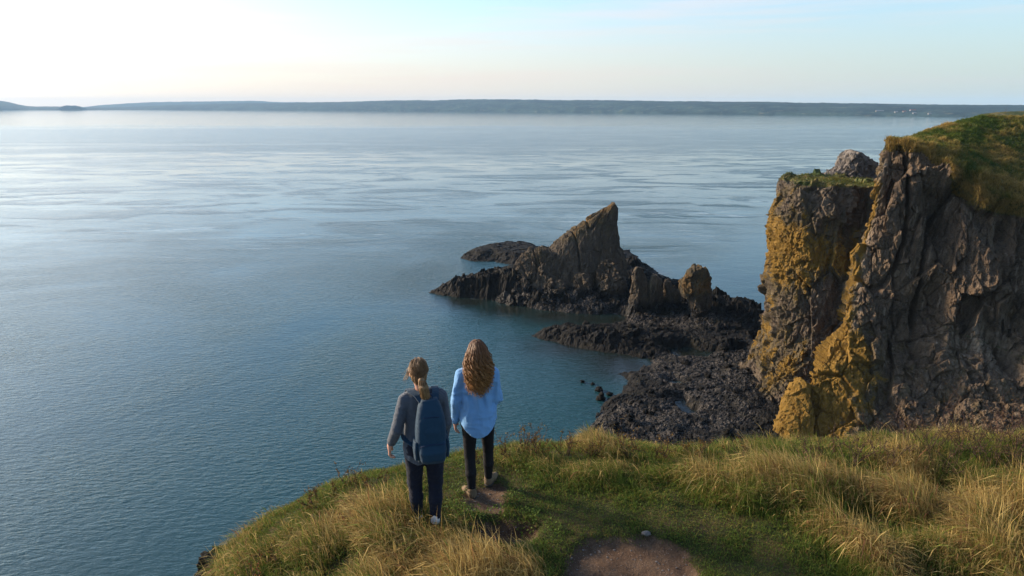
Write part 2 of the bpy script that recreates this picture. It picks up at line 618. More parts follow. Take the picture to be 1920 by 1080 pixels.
ridge('distant_hills', [(-120, 205.0), (900, 205.0)], [(-120, 203), (150, 201.5), (190, 197), (270, 192), (330, 190.8), (400, 190), (480, 188.8), (520, 191.5), (600, 191.5), (720, 196), (900, 203)], 1500, 1.0)
ridge('headland_hill', [(-160, 206.5), (330, 206.3)], [(-160, 190), (-40, 187), (8, 189), (24, 192.5), (42, 198), (68, 200), (96, 199.3), (150, 201), (240, 203), (330, 206)], 500, 5.0, 300)
FARM = ridge('far_shore', [(120, 206.2), (400, 206.4), (640, 207.5), (900, 209), (1000, 210), (1150, 211.5), (1300, 213.5), (1500, 216), (1700, 218.5), (1850, 220.5), (2250, 225)],
             [(120, 204.5), (190, 202), (260, 199.5), (330, 196.5), (420, 194), (540, 193), (640, 191), (730, 188.2), (820, 188), (900, 185.8), (1000, 187.2), (1150, 188), (1280, 189.8), (1400, 190.6), (1600, 193.6), (1750, 196), (1920, 197), (2250, 195)], 900, 9.0, 1400)
isl = at_height(134, 206.6, 0)

# ------------------------------------------------------------------ rock built up ring by ring from a silhouette


def loft(rows, yc, ht, nexp=2.4, nu=220, nv=200, big=(4.0, 1.0), mid=(1.4, 0.4), fine=0.1, vstretch=0.6, seed=0.0, taper=None, zb=-1.5, ribs=0.0, back=1.0, topflat=False):
    """rows: (py, left px, right px) from the top down; yc, ht: depth of the axis and half thickness, each (top, bottom)"""
    rows = np.array(rows, float)
    py = rows[:, 0]
    f = (py - py[0]) / (py[-1] - py[0])
    ycs = yc[0] + (yc[1] - yc[0]) * f
    hts = ht[0] + (ht[1] - ht[0]) * f
    L = at_depth(rows[:, 1], py, ycs)
    R = at_depth(rows[:, 2], py, ycs)
    z = L[:, 2]
    zi = np.linspace(z[0], min(z[-1], zb), nv)
    o = np.argsort(z)
    g = lambda v: np.interp(zi, z[o], v[o])
    xl, xr, yy, hh = g(L[:, 0]), g(R[:, 0]), g(ycs), g(hts)
    th = np.linspace(0, 2 * math.pi, nu, endpoint=False)
    co, si = np.cos(th), np.sin(th)
    ce = np.sign(co) * np.abs(co) ** (2 / nexp)
    se = np.sign(si) * np.abs(si) ** (2 / nexp)
    hw = (xr - xl) / 2
    P = np.stack([(xl + xr)[None] / 2 + hw[None] * ce[:, None], yy[None] + hh[None] * se[:, None], np.broadcast_to(zi[None], (nu, nv))], -1)
    # close the top: extra rings shrinking to the middle
    m = 8 if not topflat else 30
    cap = []
    for k in range(m):
        s = (k + 0.02) / m
        c = np.stack([(xl[0] + xr[0]) / 2 + hw[0] * ce * s, yy[0] + hh[0] * se * s, np.full(nu, zi[0]) + 0.02 * (1 - s)], -1)
        cap.append(c[:, None])
    P = np.concatenate(cap + [P], 1)
    n = -grid_normals(P, True)
    cen = np.stack([(P[..., 0].mean(0))[None] + 0 * P[..., 0], (P[..., 1].mean(0))[None] + 0 * P[..., 1], P[..., 2]], -1)
    sgn = np.sign(((P - cen) * n).sum(-1).mean())
    n = n * (sgn if sgn != 0 else 1)
    n[:, :m] = (0, 0, 1)
    d = crag(P, (big[0], mid[0], mid[0] * 0.42), (big[1], mid[1], mid[1] * 0.42), seed, vstretch) + fine * fbm(P * 3 + seed, 4)
    if ribs:
        q = np.stack([P[..., 0] * 0.28 + seed, P[..., 1] * 0.2, P[..., 2] * 0.04], -1)
        d -= ribs * (1 - sstep(np.abs(perlin(q)), 0, 0.14))
    lim = np.minimum(1.0, 0.25 + np.broadcast_to(np.concatenate([np.full(m, hw[0]), hw])[None], d.shape) / (2.0 * big[1] + 1))
    d = d * lim
    if topflat:
        d[:, :m] *= 0.35
    P = P + n * d[..., None]
    return P, n, nu, P.shape[1]


def rock_thing(name, parts, mat, label, cat, group=None, lich=None, pale=None, turf=None):
    Vs, Fs, at, k = [], [], {'lich': [], 'pale': [], 'turf': []}, 0
    for (P, n, nu, nv) in parts:
        Vs.append(P.reshape(-1, 3))
        Fs.append(grid_faces(nu, nv, True) + k)
        k += nu * nv
        for key, fn in (('lich', lich), ('pale', pale), ('turf', turf)):
            v = fn(P, n) if fn else 0 * P[..., 0]
            at[key].append(np.asarray(v).reshape(-1))
    at = {a: np.concatenate(b) for a, b in at.items()}
    return link(name, mesh_np(name, np.concatenate(Vs), [np.concatenate(Fs)], mat, False, at), None, label, cat, group)


# islet beside the far-left headland
islp = loft([(199.2, 125, 139), (201, 118, 148), (203.5, 112, 154), (207.2, 107, 160)], (isl[1], isl[1]), (90, 160), 2.2, 60, 40, (60, 8), (20, 3), 0.0, 1.0, 2.0)
link('islet', mesh_np('islet', islp[0].reshape(-1, 3), [grid_faces(islp[2], islp[3], True)], FAR), None,
     'low rounded wooded islet off the far left headland', 'islet')

# --- sea stack: the fin, its left shoulder and the buttresses at its foot
fin = loft([(381, 1147.5, 1153), (388, 1138, 1156.5), (395, 1128, 1157.5), (408, 1108, 1157), (422, 1084, 1157), (440, 1057, 1160), (455, 1038, 1164), (470, 1022, 1168),
            (490, 1014, 1173), (510, 1008, 1175), (530, 1004, 1176), (552, 1010, 1177), (575, 1005, 1178)], (146, 144.5), (1.2, 8.5), 2.1, 340, 300, (5.0, 0.22), (1.6, 0.18), 0.10, 0.40, 1.7, ribs=0.6)
sho = loft([(468, 1000, 1034), (474, 985, 1050), (484, 974, 1060), (500, 962, 1070), (515, 954, 1075), (535, 944, 1080), (560, 930, 1085), (580, 922, 1090)], (145, 142), (2.5, 8.5), 2.2, 240, 180, (3.6, 0.5), (1.2, 0.28), 0.10, 0.45, 8.2, ribs=0.7)
ft1 = loft([(512, 1086, 1098), (520, 1078, 1106), (535, 1072, 1110), (555, 1066, 1113), (580, 1060, 1116)], (138.5, 137), (1.5, 4), 2.4, 140, 90, (2.4, 0.5), (0.9, 0.25), 0.08, 0.6, 4.4)
ft2 = loft([(490, 1130, 1150), (505, 1124, 1162), (530, 1120, 1172), (555, 1117, 1178), (580, 1112, 1184)], (139, 137), (2, 5), 2.6, 140, 110, (2.6, 0.6), (0.9, 0.3), 0.08, 0.6, 6.1)
ft3 = loft([(525, 1035, 1052), (540, 1022, 1062), (560, 1010, 1070), (580, 1002, 1076)], (138.5, 136.5), (1.5, 4.5), 2.3, 120, 80, (2.4, 0.6), (0.9, 0.3), 0.08, 0.7, 2.9)
rock_thing('sea_stack', [fin, sho, ft1, ft2, ft3], ROCK_STACK, 'tall shark-fin shaped rock stack rising from the dark reef', 'sea stack',
           lich=lambda P, n: sstep(P[..., 2], 6, 19) * 0.42 + 0.25 * sstep(n[..., 2], 0.2, 0.7))

pin = [
    ([(503, 1194, 1201), (512, 1190, 1207), (522, 1187, 1212), (540, 1184, 1216), (570, 1181, 1217), (600, 1175, 1216)], 590, 1.6, 'pointed grey pinnacle just right of the tall rock fin'),
    ([(516, 1222, 1232), (524, 1219, 1238), (535, 1217, 1238), (552, 1215, 1241), (578, 1210, 1243), (602, 1206, 1247)], 592, 1.5, 'thin blunt pinnacle with a notched top beside the pointed one'),
    ([(526, 1248, 1257), (538, 1244, 1266), (555, 1242, 1273), (582, 1240, 1281), (602, 1236, 1286)], 590, 1.6, 'short broken rock stump left of the round-headed pillar'),
    ([(501, 1302, 1316), (507, 1294, 1324), (516, 1286, 1329), (530, 1280, 1332), (545, 1277, 1332), (556, 1279, 1331), (563, 1289, 1330), (578, 1293, 1329), (595, 1290, 1325), (612, 1286, 1324)], 603, 2.6, 'round-headed rock pillar with a narrow waist and golden lichen'),
]
for i, (rows, pyb, th, lab) in enumerate(pin):
    y = float(at_height(1240, pyb, 0.6)[1])
    r = loft(rows, (y, y), (th * 0.6, th * 1.1), 2.9, 130, 120, (1.7, 0.42), (0.7, 0.15), 0.06, 0.6, 3.3 * i + 1)
    rock_thing('rock_pinnacle', [r], ROCK_STACK, lab, 'rock pinnacle', 'small pinnacles in a row on the reef',
               lich=lambda P, n, i=i: (0.62 if i == 3 else 0.22) * sstep(P[..., 2], 3, 8) + 0 * P[..., 0])

# --- the buttress with the golden lichen, and the pale peak behind it
but = loft([(338, 1497, 1640), (342, 1484, 1652), (350, 1479, 1656), (370, 1472, 1660), (400, 1463, 1662), (430, 1455, 1664), (470, 1453, 1668), (520, 1452, 1672), (560, 1449, 1676), (600, 1449, 1680),
            (640, 1446, 1686), (670, 1437, 1690), (700, 1419, 1695), (740, 1391, 1700), (785, 1370, 1705), (830, 1358, 1710)], (102, 90.5), (6.5, 9.5), 3.4, 520, 420, (3.8, 0.85), (1.5, 0.40), 0.10, 0.62, 11.0, topflat=True)


def but_lich(P, n):
    a = 0.62 * np.exp(-((P[..., 2] - 20.0) / 5.0) ** 2) + 0.34 * sstep(P[..., 2], 12, 6) * sstep(P[..., 2], 0, 5) + 0.12
    return a + 0.22 * sstep(-n[..., 0], 0.1, 0.8)


rock_thing('buttress', [but], ROCK_BUTT, 'free-standing flat-topped cliff buttress streaked with golden lichen', 'cliff buttress',
           lich=but_lich, pale=lambda P, n: 0.25 * sstep(P[..., 2], 24, 29), turf=lambda P, n: sstep(P[..., 2], 28.6, 29.6) * sstep(n[..., 2], 0.3, 0.7))
pk = loft([(283, 1594, 1600), (289, 1585, 1612), (296, 1578, 1625), (306, 1574, 1638), (317, 1566, 1647), (322, 1550, 1652), (334, 1542, 1660), (352, 1538, 1665), (420, 1530, 1680), (700, 1520, 1700)], (113, 110), (2.5, 9), 2.2, 260, 300, (3.0, 0.42), (1.0, 0.26), 0.1, 0.8, 21.0)
rock_thing('rock_peak', [pk], ROCK_PEAK, 'pale guano-whitened rock peak showing above the flat-topped buttress', 'rock peak',
           pale=lambda P, n: 0.5 * sstep(n[..., 2], 0.0, 0.6) * sstep(P[..., 2], 25, 30), lich=lambda P, n: 0.1 + 0 * P[..., 0])

# --- the main cliff: columns from the hidden back round the nose to beyond the right edge of the picture
def dp(px, py, y):
    return at_depth(px, py, y)


V3 = lambda x, y, z: np.array([x, y, z], float)
cols = [
    # base ............................................................ lip ................... inland turf
    [V3(78, 128, -1.5), V3(78, 127, 8), V3(78, 126, 16), V3(78, 126, 26), V3(79, 127, 34.0), V3(82, 128, 35.2), V3(88, 130, 35.8), V3(130, 150, 34)],
    [V3(60, 108, -1.5), V3(59, 108, 8), V3(59.5, 107, 16), V3(60.5, 106, 26), V3(61.5, 105, 34.2), V3(64, 107, 35.4), V3(72, 114, 36.2), V3(120, 145, 34)],
    [dp(1446, 862, 76.5), dp(1502, 720, 81), dp(1578, 600, 85), dp(1618, 430, 89), dp(1657, 274, 91), dp(1690, 264, 97), dp(1742, 247, 106), dp(1800, 238, 150)],
    [dp(1550, 880, 73), dp(1600, 720, 78.5), dp(1650, 600, 83), dp(1670, 430, 86), dp(1695, 278, 88.5), dp(1730, 258, 96), dp(1790, 229, 108), dp(1860, 226, 150)],
    [dp(1700, 870, 71), dp(1725, 730, 77), dp(1750, 600, 82), dp(1748, 440, 84.5), dp(1770, 300, 86.5), dp(1800, 258, 96), dp(1845, 213, 110), dp(1900, 222, 150)],
    [dp(1850, 880, 68), dp(1850, 740, 75), dp(1850, 620, 80), dp(1850, 470, 82), dp(1850, 350, 83.5), dp(1880, 280, 94), dp(1920, 208, 112), dp(1960, 218, 150)],
    [dp(2030, 890, 66), dp(2010, 740, 74), dp(2000, 620, 78), dp(1990, 500, 80), dp(1980, 385, 81), dp(1995, 290, 94), dp(2020, 205, 114), dp(2060, 214, 150)],
    [V3(105, 62, -1.5), V3(104, 66, 8), V3(103, 69, 16), V3(102, 71, 23), V3(101, 73, 30), V3(108, 86, 35), V3(116, 106, 39.5), V3(130, 150, 38)],
    [V3(170, 55, -1.5), V3(169, 58, 8), V3(168, 60, 16), V3(167, 62, 23), V3(166, 64, 30), V3(168, 78, 35), V3(170, 100, 39.5), V3(176, 150, 38)],
]
C = np.array(cols)                                        # [9][8][3]


def resample(C, counts, axis):
    """piecewise cubic (monotone enough) resampling along an axis, given samples per span"""
    C = np.moveaxis(C, axis, 0)
    n = len(C)
    out = []
    for k in range(n - 1):
        p0, p1, p2, p3 = C[max(k - 1, 0)], C[k], C[k + 1], C[min(k + 2, n - 1)]
        for j in range(counts[k]):
            t = j / counts[k]
            a = 0.5 * (2 * p1 + (p2 - p0) * t + (2 * p0 - 5 * p1 + 4 * p2 - p3) * t ** 2 + (3 * p1 - p0 - 3 * p2 + p3) * t ** 3)
            b = p1 + (p2 - p1) * t
            out.append(0.5 * a + 0.5 * b)
    out.append(C[-1])
    return np.moveaxis(np.array(out), 0, axis)


Pc = resample(C, [20, 50, 130, 130, 140, 110, 60, 30], 0)
Pc = resample(Pc, [90, 85, 90, 85, 50, 50, 30], 1)
nuc, nvc = Pc.shape[:2]
nc = grid_normals(Pc)
if nc[nuc // 2, 180, 1] > 0:
    nc = -nc
vv = np.arange(nvc)
face = 1 - sstep(vv, 340, 356)[None, :] + 0 * Pc[..., 0]           # 1 on the rock face, 0 on the turf
d = crag(Pc, (5.2, 2.0, 0.85), (1.05, 0.50, 0.24), 2.2, 0.42, 0.5) + 0.22 * fbm(Pc * 1.2, 5)
ch = perlin(np.stack([Pc[..., 0] * 0.16 + 4.4, Pc[..., 1] * 0.12, Pc[..., 2] * 0.035], -1))
d -= 1.3 * (1 - sstep(np.abs(ch), 0, 0.07)) * sstep(Pc[..., 2], 6, 14)
d += 1.4 * fbm(Pc * np.array([0.09, 0.09, 0.05]) + 5, 3)
# hollows and a ledge worn into the lower right of the face
for (px, py, y, r, a) in ((1745, 375, 86, 1.2, 2.6), (1748, 430, 85.5, 1.1, 2.4), (1735, 575, 83, 1.9, 2.8), (1690, 630, 82, 2.0, 2.2), (1795, 640, 81, 1.3, 1.8), (1875, 670, 79, 1.6, 2.6), (1895, 430, 81, 1.8, 2.6), (1910, 600, 79, 1.3, 1.8)):
    c = dp(px, py, y)
    d -= a * np.exp(-(((Pc - c) / np.array([r, r * 2.5, r * 1.6])) ** 2).sum(-1))
lower = sstep(Pc[..., 2], 15, 9)
d = d * (1 - 0.12 * lower) * face + (0.45 * fbm(Pc * 0.3 + 2, 4) + 0.14 * fbm(Pc * 2.2, 3)) * (1 - face) * np.minimum(1, 0.25 + 0 * d)
lipn = fbm(Pc * np.array([0.5, 0.5, 0.2]) + 11, 4) * np.exp(-((vv - 350) / 16.0) ** 2)[None, :]
Pc = Pc + nc * d[..., None]
Pc[..., 2] += lipn * 1.6
uu = np.arange(nuc)
nose = np.exp(-((uu - 85) / 40.0) ** 2)[:, None] + 0 * d
nose2 = np.exp(-((uu - 150) / 75.0) ** 2)[:, None] + 0 * d
hz = Pc[..., 2]
mlich = 0.74 * nose * sstep(hz, 35, 28) + 0.52 * nose2 * sstep(hz, 15, 6) + 0.15 + 0.22 * lower + 0.28 * nose2 * sstep(hz, 20, 8)
mpale = 0.8 * np.exp(-((uu - 108) / 22.0) ** 2)[:, None] * sstep(hz, 8, 14) + 0.9 * np.exp(-(((Pc - dp(1850, 650, 78)) / np.array([3.0, 6, 2.6])) ** 2).sum(-1)) + 0.10 * lower * sstep(uu, 260, 400)[:, None]
mturf = (1 - face) + 0.9 * np.exp(-((vv - 345) / 14.0) ** 2)[None, :] * sstep(uu, 300, 420)[:, None] * 0.9
# a hanging slip of turf under the lip near the right edge, a green strip along the ledge low on the face
for (px, py, y, rx, rz, a) in ((1870, 375, 84, 4.5, 2.2, 0.75), (1800, 330, 86, 2.2, 1.8, 0.5)):
    c = dp(px, py, y)
    mturf = mturf + a * np.exp(-((Pc[..., 0] - c[0]) / rx) ** 2 - ((Pc[..., 2] - c[2]) / rz) ** 2)
ledge = 13.0 - 0.35 * (Pc[..., 0] - dp(1800, 680, 79)[0])
mturf = mturf + 0.45 * np.exp(-((hz - ledge) / 0.5) ** 2) * sstep(Pc[..., 0], 50, 54) * sstep(vv[None, :] + 0 * hz, 340, 300)
link('cliff', mesh_np('cliff', Pc.reshape(-1, 3), [grid_faces(nuc, nvc)], ROCK_CLIFF, False,
     {'lich': np.clip(mlich, 0, 1.2).ravel(), 'pale': np.clip(mpale, 0, 1).ravel(), 'turf': np.clip(mturf, 0, 1.2).ravel()}), None,
     'high brown sea cliff with a turf top and lichen on its left corner', 'cliff')


# ------------------------------------------------------------------ grass blades
def blades(root, length, az, lean, width, col_base, col_tip, nseg=3, droop=1.0, seedhead=None):
    """one tapering strip per root; lean 0 upright .. 1.2 lying over"""
    n = len(root)
    t = np.linspace(0, 1, nseg + 1)
    dirv = np.stack([np.cos(az), np.sin(az), 0 * az], -1)
    side = np.stack([-np.sin(az), np.cos(az), 0 * az], -1)
    tw = rng.uniform(-0.9, 0.9, n)
    side = side * np.cos(tw)[:, None] + dirv * np.sin(tw)[:, None]
    V, Cc = [], []
    for k, tk in enumerate(t):
        ang = lean * (0.35 * tk + droop * 0.65 * tk ** 2)
        # integrate the bend roughly
        up = length * tk * np.cos(ang * 0.75)
        out = length * tk * np.sin(ang * 0.9)
        c = root + dirv * out[:, None]
        c[:, 2] += up
        w = width * (1 - tk) ** 0.7
        if seedhead is not None and k >= nseg - 1:
            w = np.where(seedhead, width * (1.6 if k == nseg - 1 else 0.4), w)
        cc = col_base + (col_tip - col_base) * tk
        if k < nseg:
            V += [c - side * w[:, None], c + side * w[:, None]]
            Cc += [cc, cc]
        else:
            V += [c]
            Cc += [cc]
    m = 2 * nseg + 1
    V = np.stack(V, 1).reshape(-1, 3)
    Cc = np.stack(Cc, 1).reshape(-1, 3)
    b = np.arange(n)[:, None] * m
    quads = [b + np.array([[2 * k, 2 * k + 1, 2 * k + 3, 2 * k + 2]]) for k in range(nseg - 1)]
    tri = b + np.array([[2 * nseg - 2, 2 * nseg - 1, 2 * nseg]])
    return V, [np.concatenate(quads), tri], Cc


STRAW = np.array([0.55, 0.41, 0.16])
GOLD = np.array([0.34, 0.225, 0.065])
GREEN = np.array([0.115, 0.160, 0.026])
DGREEN = np.array([0.035, 0.066, 0.012])
RUST = np.array([0.16, 0.075, 0.035])

# turf and dry tufts along the top of the main cliff
iu = rng.integers(90, nuc - 60, 60000)
iv = rng.integers(346, nvc - 40, 60000)
keep = (Pc[iu, iv, 1] < 125)
iu, iv = iu[keep], iv[keep]
rt = Pc[iu, iv] + rng.normal(0, 0.12, (len(iu), 3)) * np.array([1, 1, 0])
cl = fbm(rt * 0.22 + 4, 4)
cl2 = fbm(rt * 0.9 + 8, 3)
edge = np.exp(-((iv - 352) / 14.0) ** 2)
dry = np.clip(0.30 + 1.9 * cl + 0.5 * cl2 + 0.6 * edge + rng.normal(0, 0.12, len(rt)), 0, 1)
ln = (0.20 + 0.75 * np.clip(cl2 + 0.15, 0, 1) + 0.35 * edge) * rng.uniform(0.6, 1.4, len(rt))
cb = DGREEN + (GOLD * 0.5 - DGREEN) * dry[:, None]
ct = GREEN * 0.8 + (GOLD * 1.3 - GREEN * 0.8) * dry[:, None] * rng.uniform(0.7, 1.1, (len(rt), 1))
v, f, c = blades(rt, ln, rng.uniform(0, 6.28, len(rt)), rng.uniform(0.3, 1.3, len(rt)), 0.055 + 0 * ln, cb, ct, 2)
link('clifftop_grass', mesh_np('clifftop_grass', v, f, GRASS, False, None, c), kind='stuff')
# hanging tussocks under the lip at the right
sel = np.argwhere((mturf > 0.5) & (face > 0.5))
sel = sel[rng.integers(0, len(sel), 9000)]
rt = Pc[sel[:, 0], sel[:, 1]]
ln = rng.uniform(0.3, 0.8, len(rt))
k = rng.uniform(0, 1, (len(rt), 1))
v, f, c = blades(rt, ln, np.full(len(rt), -1.9) + rng.normal(0, 0.6, len(rt)), rng.uniform(1.2, 2.4, len(rt)), 0.035 + 0 * ln, GOLD * 0.5 + 0 * k, GOLD * (0.6 + 0.6 * k), 3)
link('hanging_grass', mesh_np('hanging_grass', v, f, GRASS, False, None, c), kind='stuff')
# short withered grass on the flat top of the buttress
bP = but[0]
sel = np.argwhere((bP[..., 2] > 28.8) & (bP[..., 2] < 33))
sel = sel[rng.integers(0, len(sel), 5000)]
rt = bP[sel[:, 0], sel[:, 1]]
k = rng.uniform(0, 1, (len(rt), 1))
ln = rng.uniform(0.12, 0.45, len(rt))
v, f, c = blades(rt, ln, rng.uniform(0, 6.28, len(rt)), rng.uniform(0.3, 1.3, len(rt)), 0.03 + 0 * ln, DGREEN + 0 * k, GREEN * 0.7 + (GOLD * 0.9 - GREEN * 0.7) * k, 2)
link('buttress_grass', mesh_np('buttress_grass', v, f, GRASS, False, None, c), kind='stuff')

# ------------------------------------------------------------------ the reef and the foreshore
PX = [(806, 549), (830, 536), (870, 520), (905, 512), (945, 500), (975, 491), (1100, 472), (1180, 468), (1200, 488), (1245, 518), (1300, 543), (1355, 560), (1400, 577), (1447, 603), (1600, 640), (1700, 760), (1700, 880),
      (1095, 880), (1098, 815), (1112, 797), (1127, 766), (1146, 746), (1165, 733), (1180, 716), (1160, 703), (1190, 694), (1222, 684), (1216, 673), (1180, 665), (1110, 658), (1050, 644), (998, 629), (1030, 616),
      (1080, 612), (1150, 606), (1180, 596), (1110, 590), (1040, 584), (1000, 577), (955, 567), (900, 560), (850, 556)]
ISL = [(860, 483), (878, 470), (910, 463), (940, 459), (985, 457), (1022, 466), (1045, 480), (1010, 493), (960, 497), (925, 490), (890, 491)]
POOLS = [[(1242, 655), (1285, 652), (1335, 664), (1320, 672), (1270, 668)], [(1265, 750), (1276, 748), (1299, 772), (1290, 778)], [(1412, 640), (1450, 630), (1455, 655), (1425, 653)],
         [(1385, 660), (1398, 661), (1393, 668), (1382, 667)], [(1100, 592), (1150, 588), (1185, 596), (1130, 601)], [(1255, 715), (1275, 717), (1268, 722)]]


def poly_sd(X, Y, poly):
    """distance to a polygon, positive inside"""
    d = np.full(X.shape, 1e9)
    ins = np.zeros(X.shape, bool)
    n = len(poly)
    for i in range(n):
        ax, ay = poly[i]
        bx, by = poly[(i + 1) % n]
        ex, ey = bx - ax, by - ay
        t = np.clip(((X - ax) * ex + (Y - ay) * ey) / (ex * ex + ey * ey + 1e-12), 0, 1)
        d = np.minimum(d, np.hypot(X - ax - t * ex, Y - ay - t * ey))
        c = ((ay > Y) != (by > Y)) & (X < ex * (Y - ay) / (ey + 1e-12) + ax)
        ins ^= c
    return np.where(ins, d, -d)


pxw = lambda L, z=0.0: [tuple(at_height(a, b, z)[:2]) for a, b in L]
gx = np.arange(-24, 66, 0.2)
gy = np.arange(68, 206, 0.24)
RX, RY = np.meshgrid(gx, gy, indexing='ij')
p2 = np.stack([RX, RY, 0 * RX], -1)
wob = 1.3 * fbm(p2 * 0.28, 4) + 0.5 * fbm(p2 * 1.1, 3)
wob2 = 1.3 * fbm(p2 * 0.28 + 7, 4) + 0.5 * fbm(p2 * 1.1 + 5, 3)
XX, YY = RX + wob, RY + wob2
sd = np.maximum(poly_sd(XX, YY, pxw(PX)), poly_sd(XX, YY, pxw(ISL)))
base = np.where(sd > 0, 0.9 * (1 - np.exp(-sd / 3.0)), sd * 0.45)
isd = poly_sd(XX, YY, pxw(ISL))
base = base + 1.3 * sstep(isd, 0, 6)
bump = 0 * base
for (px, py, h, r) in ((845, 551, 1.2, 4.5), (880, 552, 2.6, 5), (915, 553, 3.4, 5.5), (950, 555, 4.0, 6), (985, 562, 3.5, 5.5), (1030, 572, 2.5, 5), (1075, 574, 2.0, 4), (1100, 575, 2.2, 4), (1150, 575, 2.5, 5), (1185, 560, 5.0, 5), (1195, 535, 5.0, 5),
                       (1215, 560, 4.2, 4), (1240, 578, 3.4, 4), (1268, 565, 4.6, 4.5), (1290, 585, 3.2, 4), (1330, 590, 3.4, 5), (1370, 592, 3.2, 5), (1400, 605, 2.8, 5), (1430, 615, 2.4, 4), (1300, 605, 2.4, 4), (1345, 620, 2.0, 5),
                       (1200, 600, 2.0, 3.5), (1030, 628, 1.1, 3), (1070, 632, 1.5, 3.5), (1110, 640, 1.6, 4), (1160, 645, 1.5, 5), (1210, 645, 1.3, 5), (1260, 640, 1.0, 5), (1370, 660, 1.2, 4), (1420, 675, 1.6, 5), (1180, 505, 4.5, 4),
                       (1160, 760, 0.8, 4), (1200, 730, 0.6, 5), (1130, 805, 1.0, 3), (1250, 800, 0.5, 5), (1360, 760, 1.0, 5), (1400, 720, 1.2, 4)):
    c = at_height(px, py, 0)
    h = h * (0.66 if px < 1000 else 0.50)
    bump = bump + h * np.exp(-((RX - c[0]) ** 2 + ((RY - c[1]) * 0.85) ** 2) / r ** 2)
bump = bump * sstep(sd, -0.8, 2.0)
shing = 0 * base
for (px, py, rx, ry) in ((1030, 582, 7, 3), (1090, 582, 9, 3), (1180, 600, 10, 4), (1250, 612, 9, 4), (1300, 625, 8, 3), (1240, 800, 7, 5), (1170, 800, 6, 4), (1330, 720, 11, 9), (1290, 690, 10, 6), (1390, 700, 8, 6), (1150, 835, 6, 4), (1330, 790, 9, 6)):
    c = at_height(px, py, 0)
    shing = shing + np.exp(-((RX - c[0]) / rx) ** 2 - ((RY - c[1]) / ry) ** 2)
shing = np.clip(shing, 0, 1) * (0.55 + 0.9 * fbm(p2 * 0.5 + 3, 3))
q = np.stack([RX, RY, base + bump], -1)
g1, h1 = facet(q / 2.6 + 3.1)
g2, h2 = facet(q / 0.95 + 8.4)
g3, h3 = facet(q / 0.45 + 4.4)
rough = (0.22 + 0.45 * np.clip(bump, 0, 2) + 0.35 * np.clip(fbm(p2 * 0.16 + 31, 3), 0, 1)) * sstep(sd, -1.2, 1.5)
rough = rough * (1 - 0.6 * np.clip(shing, 0, 1))
rel = rough * (1.0 * g1 + 0.42 * g2 + 0.14 * g3 - 0.25 * (1 - sstep(h1, 0, 0.08)) - 0.15 * (1 - sstep(h2, 0, 0.1)))
rel = rel + np.clip(shing, 0, 1) * 0.22 * g3
RZ = base + bump + rel
pool = 0 * RZ
for pl in POOLS:
    pd = poly_sd(XX, YY, pxw(pl, 0.0))
    pool = np.maximum(pool, sstep(pd, -1.6, 0.2))
RZ = RZ * (1 - pool) + pool * (-0.22 + 0.22 * g2 + 0.30 * fbm(p2 * 0.9, 3))
RZ = np.maximum(RZ, -3)
link('foreshore', mesh_np('foreshore', np.stack([RX, RY, RZ], -1).reshape(-1, 3), [grid_faces(len(gx), len(gy))], ROCK_REEF, False, {'shingle': shing.ravel()}), kind='structure')


def shore_z(x, y):
    i = np.clip(((np.asarray(x) - gx[0]) / 0.2).astype(int), 0, len(gx) - 1)
    j = np.clip(((np.asarray(y) - gy[0]) / 0.24).astype(int), 0, len(gy) - 1)
    return RZ[i, j]


# boulders: six shapes, many individuals
def sphere_grid(nu=28, nv=16):
    th = np.linspace(0, 2 * math.pi, nu, endpoint=False)
    ph = np.linspace(0.02, math.pi - 0.02, nv)
    return np.stack([np.cos(th)[:, None] * np.sin(ph)[None], np.sin(th)[:, None] * np.sin(ph)[None], np.cos(ph)[None] + 0 * th[:, None]], -1)


BOULD = []
for s in range(7):
    P = sphere_grid()
    a, e = facet(P * 1.3 + s * 3.7)
    a2, _ = facet(P * 2.8 + s * 1.9)
    P = P * (0.82 + 0.42 * a + 0.16 * a2 - 0.12 * (1 - sstep(e, 0, 0.2)))[..., None] * np.array([1.0, 0.8 + 0.06 * s, 0.72])
    z = np.zeros(P.shape[0] * P.shape[1])
    BOULD.append(mesh_np('boulder', P.reshape(-1, 3), [grid_faces(28, 16, True)], ROCK_REEF, True, {'shingle': z}))


def boulder(k, x, y, r, label, group, sink=0.25, z=None):
    o = link('boulder', BOULD[k % 7], None, label, 'boulder', group, None,
             (x, y, (max(0.0, float(shore_z(x, y))) if z is None else z) + r * (0.72 - sink) * 0.6))
    o.scale = (r, r, r)
    o.rotation_euler = (random.uniform(-0.3, 0.3), random.uniform(-0.3, 0.3), random.uniform(0, 6.28))
    return o


for i, (px, py, r, lab) in enumerate((
        (1127, 748, 0.95, 'large dark boulder at the water edge, lower of a stacked pair'),
        (1124, 733, 0.75, 'dark boulder in the shallows just behind the largest one'),
        (1092, 717, 0.42, 'small lone rock breaking the water, farthest left of the cove'),
        (1111, 721, 0.36, 'small rock in the cove between the lone rock and the boulders'),
        (1416, 572, 0.75, 'lone dark rock in the open water left of the buttress'),
        (1143, 741, 0.5, 'squat dark rock on the shore touching the large boulder'),
        (1357, 668, 1.0, 'brown boulder beside the tide pool in front of the buttress'))):
    p = at_height(px, py, 0)
    boulder(i, p[0], p[1], r, lab, None, 0.35, 0.0 if i in (0, 1, 2, 3, 4) else None)
cnt = 0
while cnt < 70:
    x, y = random.uniform(8, 46), random.uniform(74, 138)
    z = float(shore_z(x, y))
    if z < 0.15 or y > 128 and x < 5:
        continue
    boulder(cnt, x, y, random.choice((0.3, 0.35, 0.4, 0.5, 0.6, 0.8)), 'weathered dark boulder lying among the rocks of the foreshore', 'boulders scattered over the foreshore')
    cnt += 1
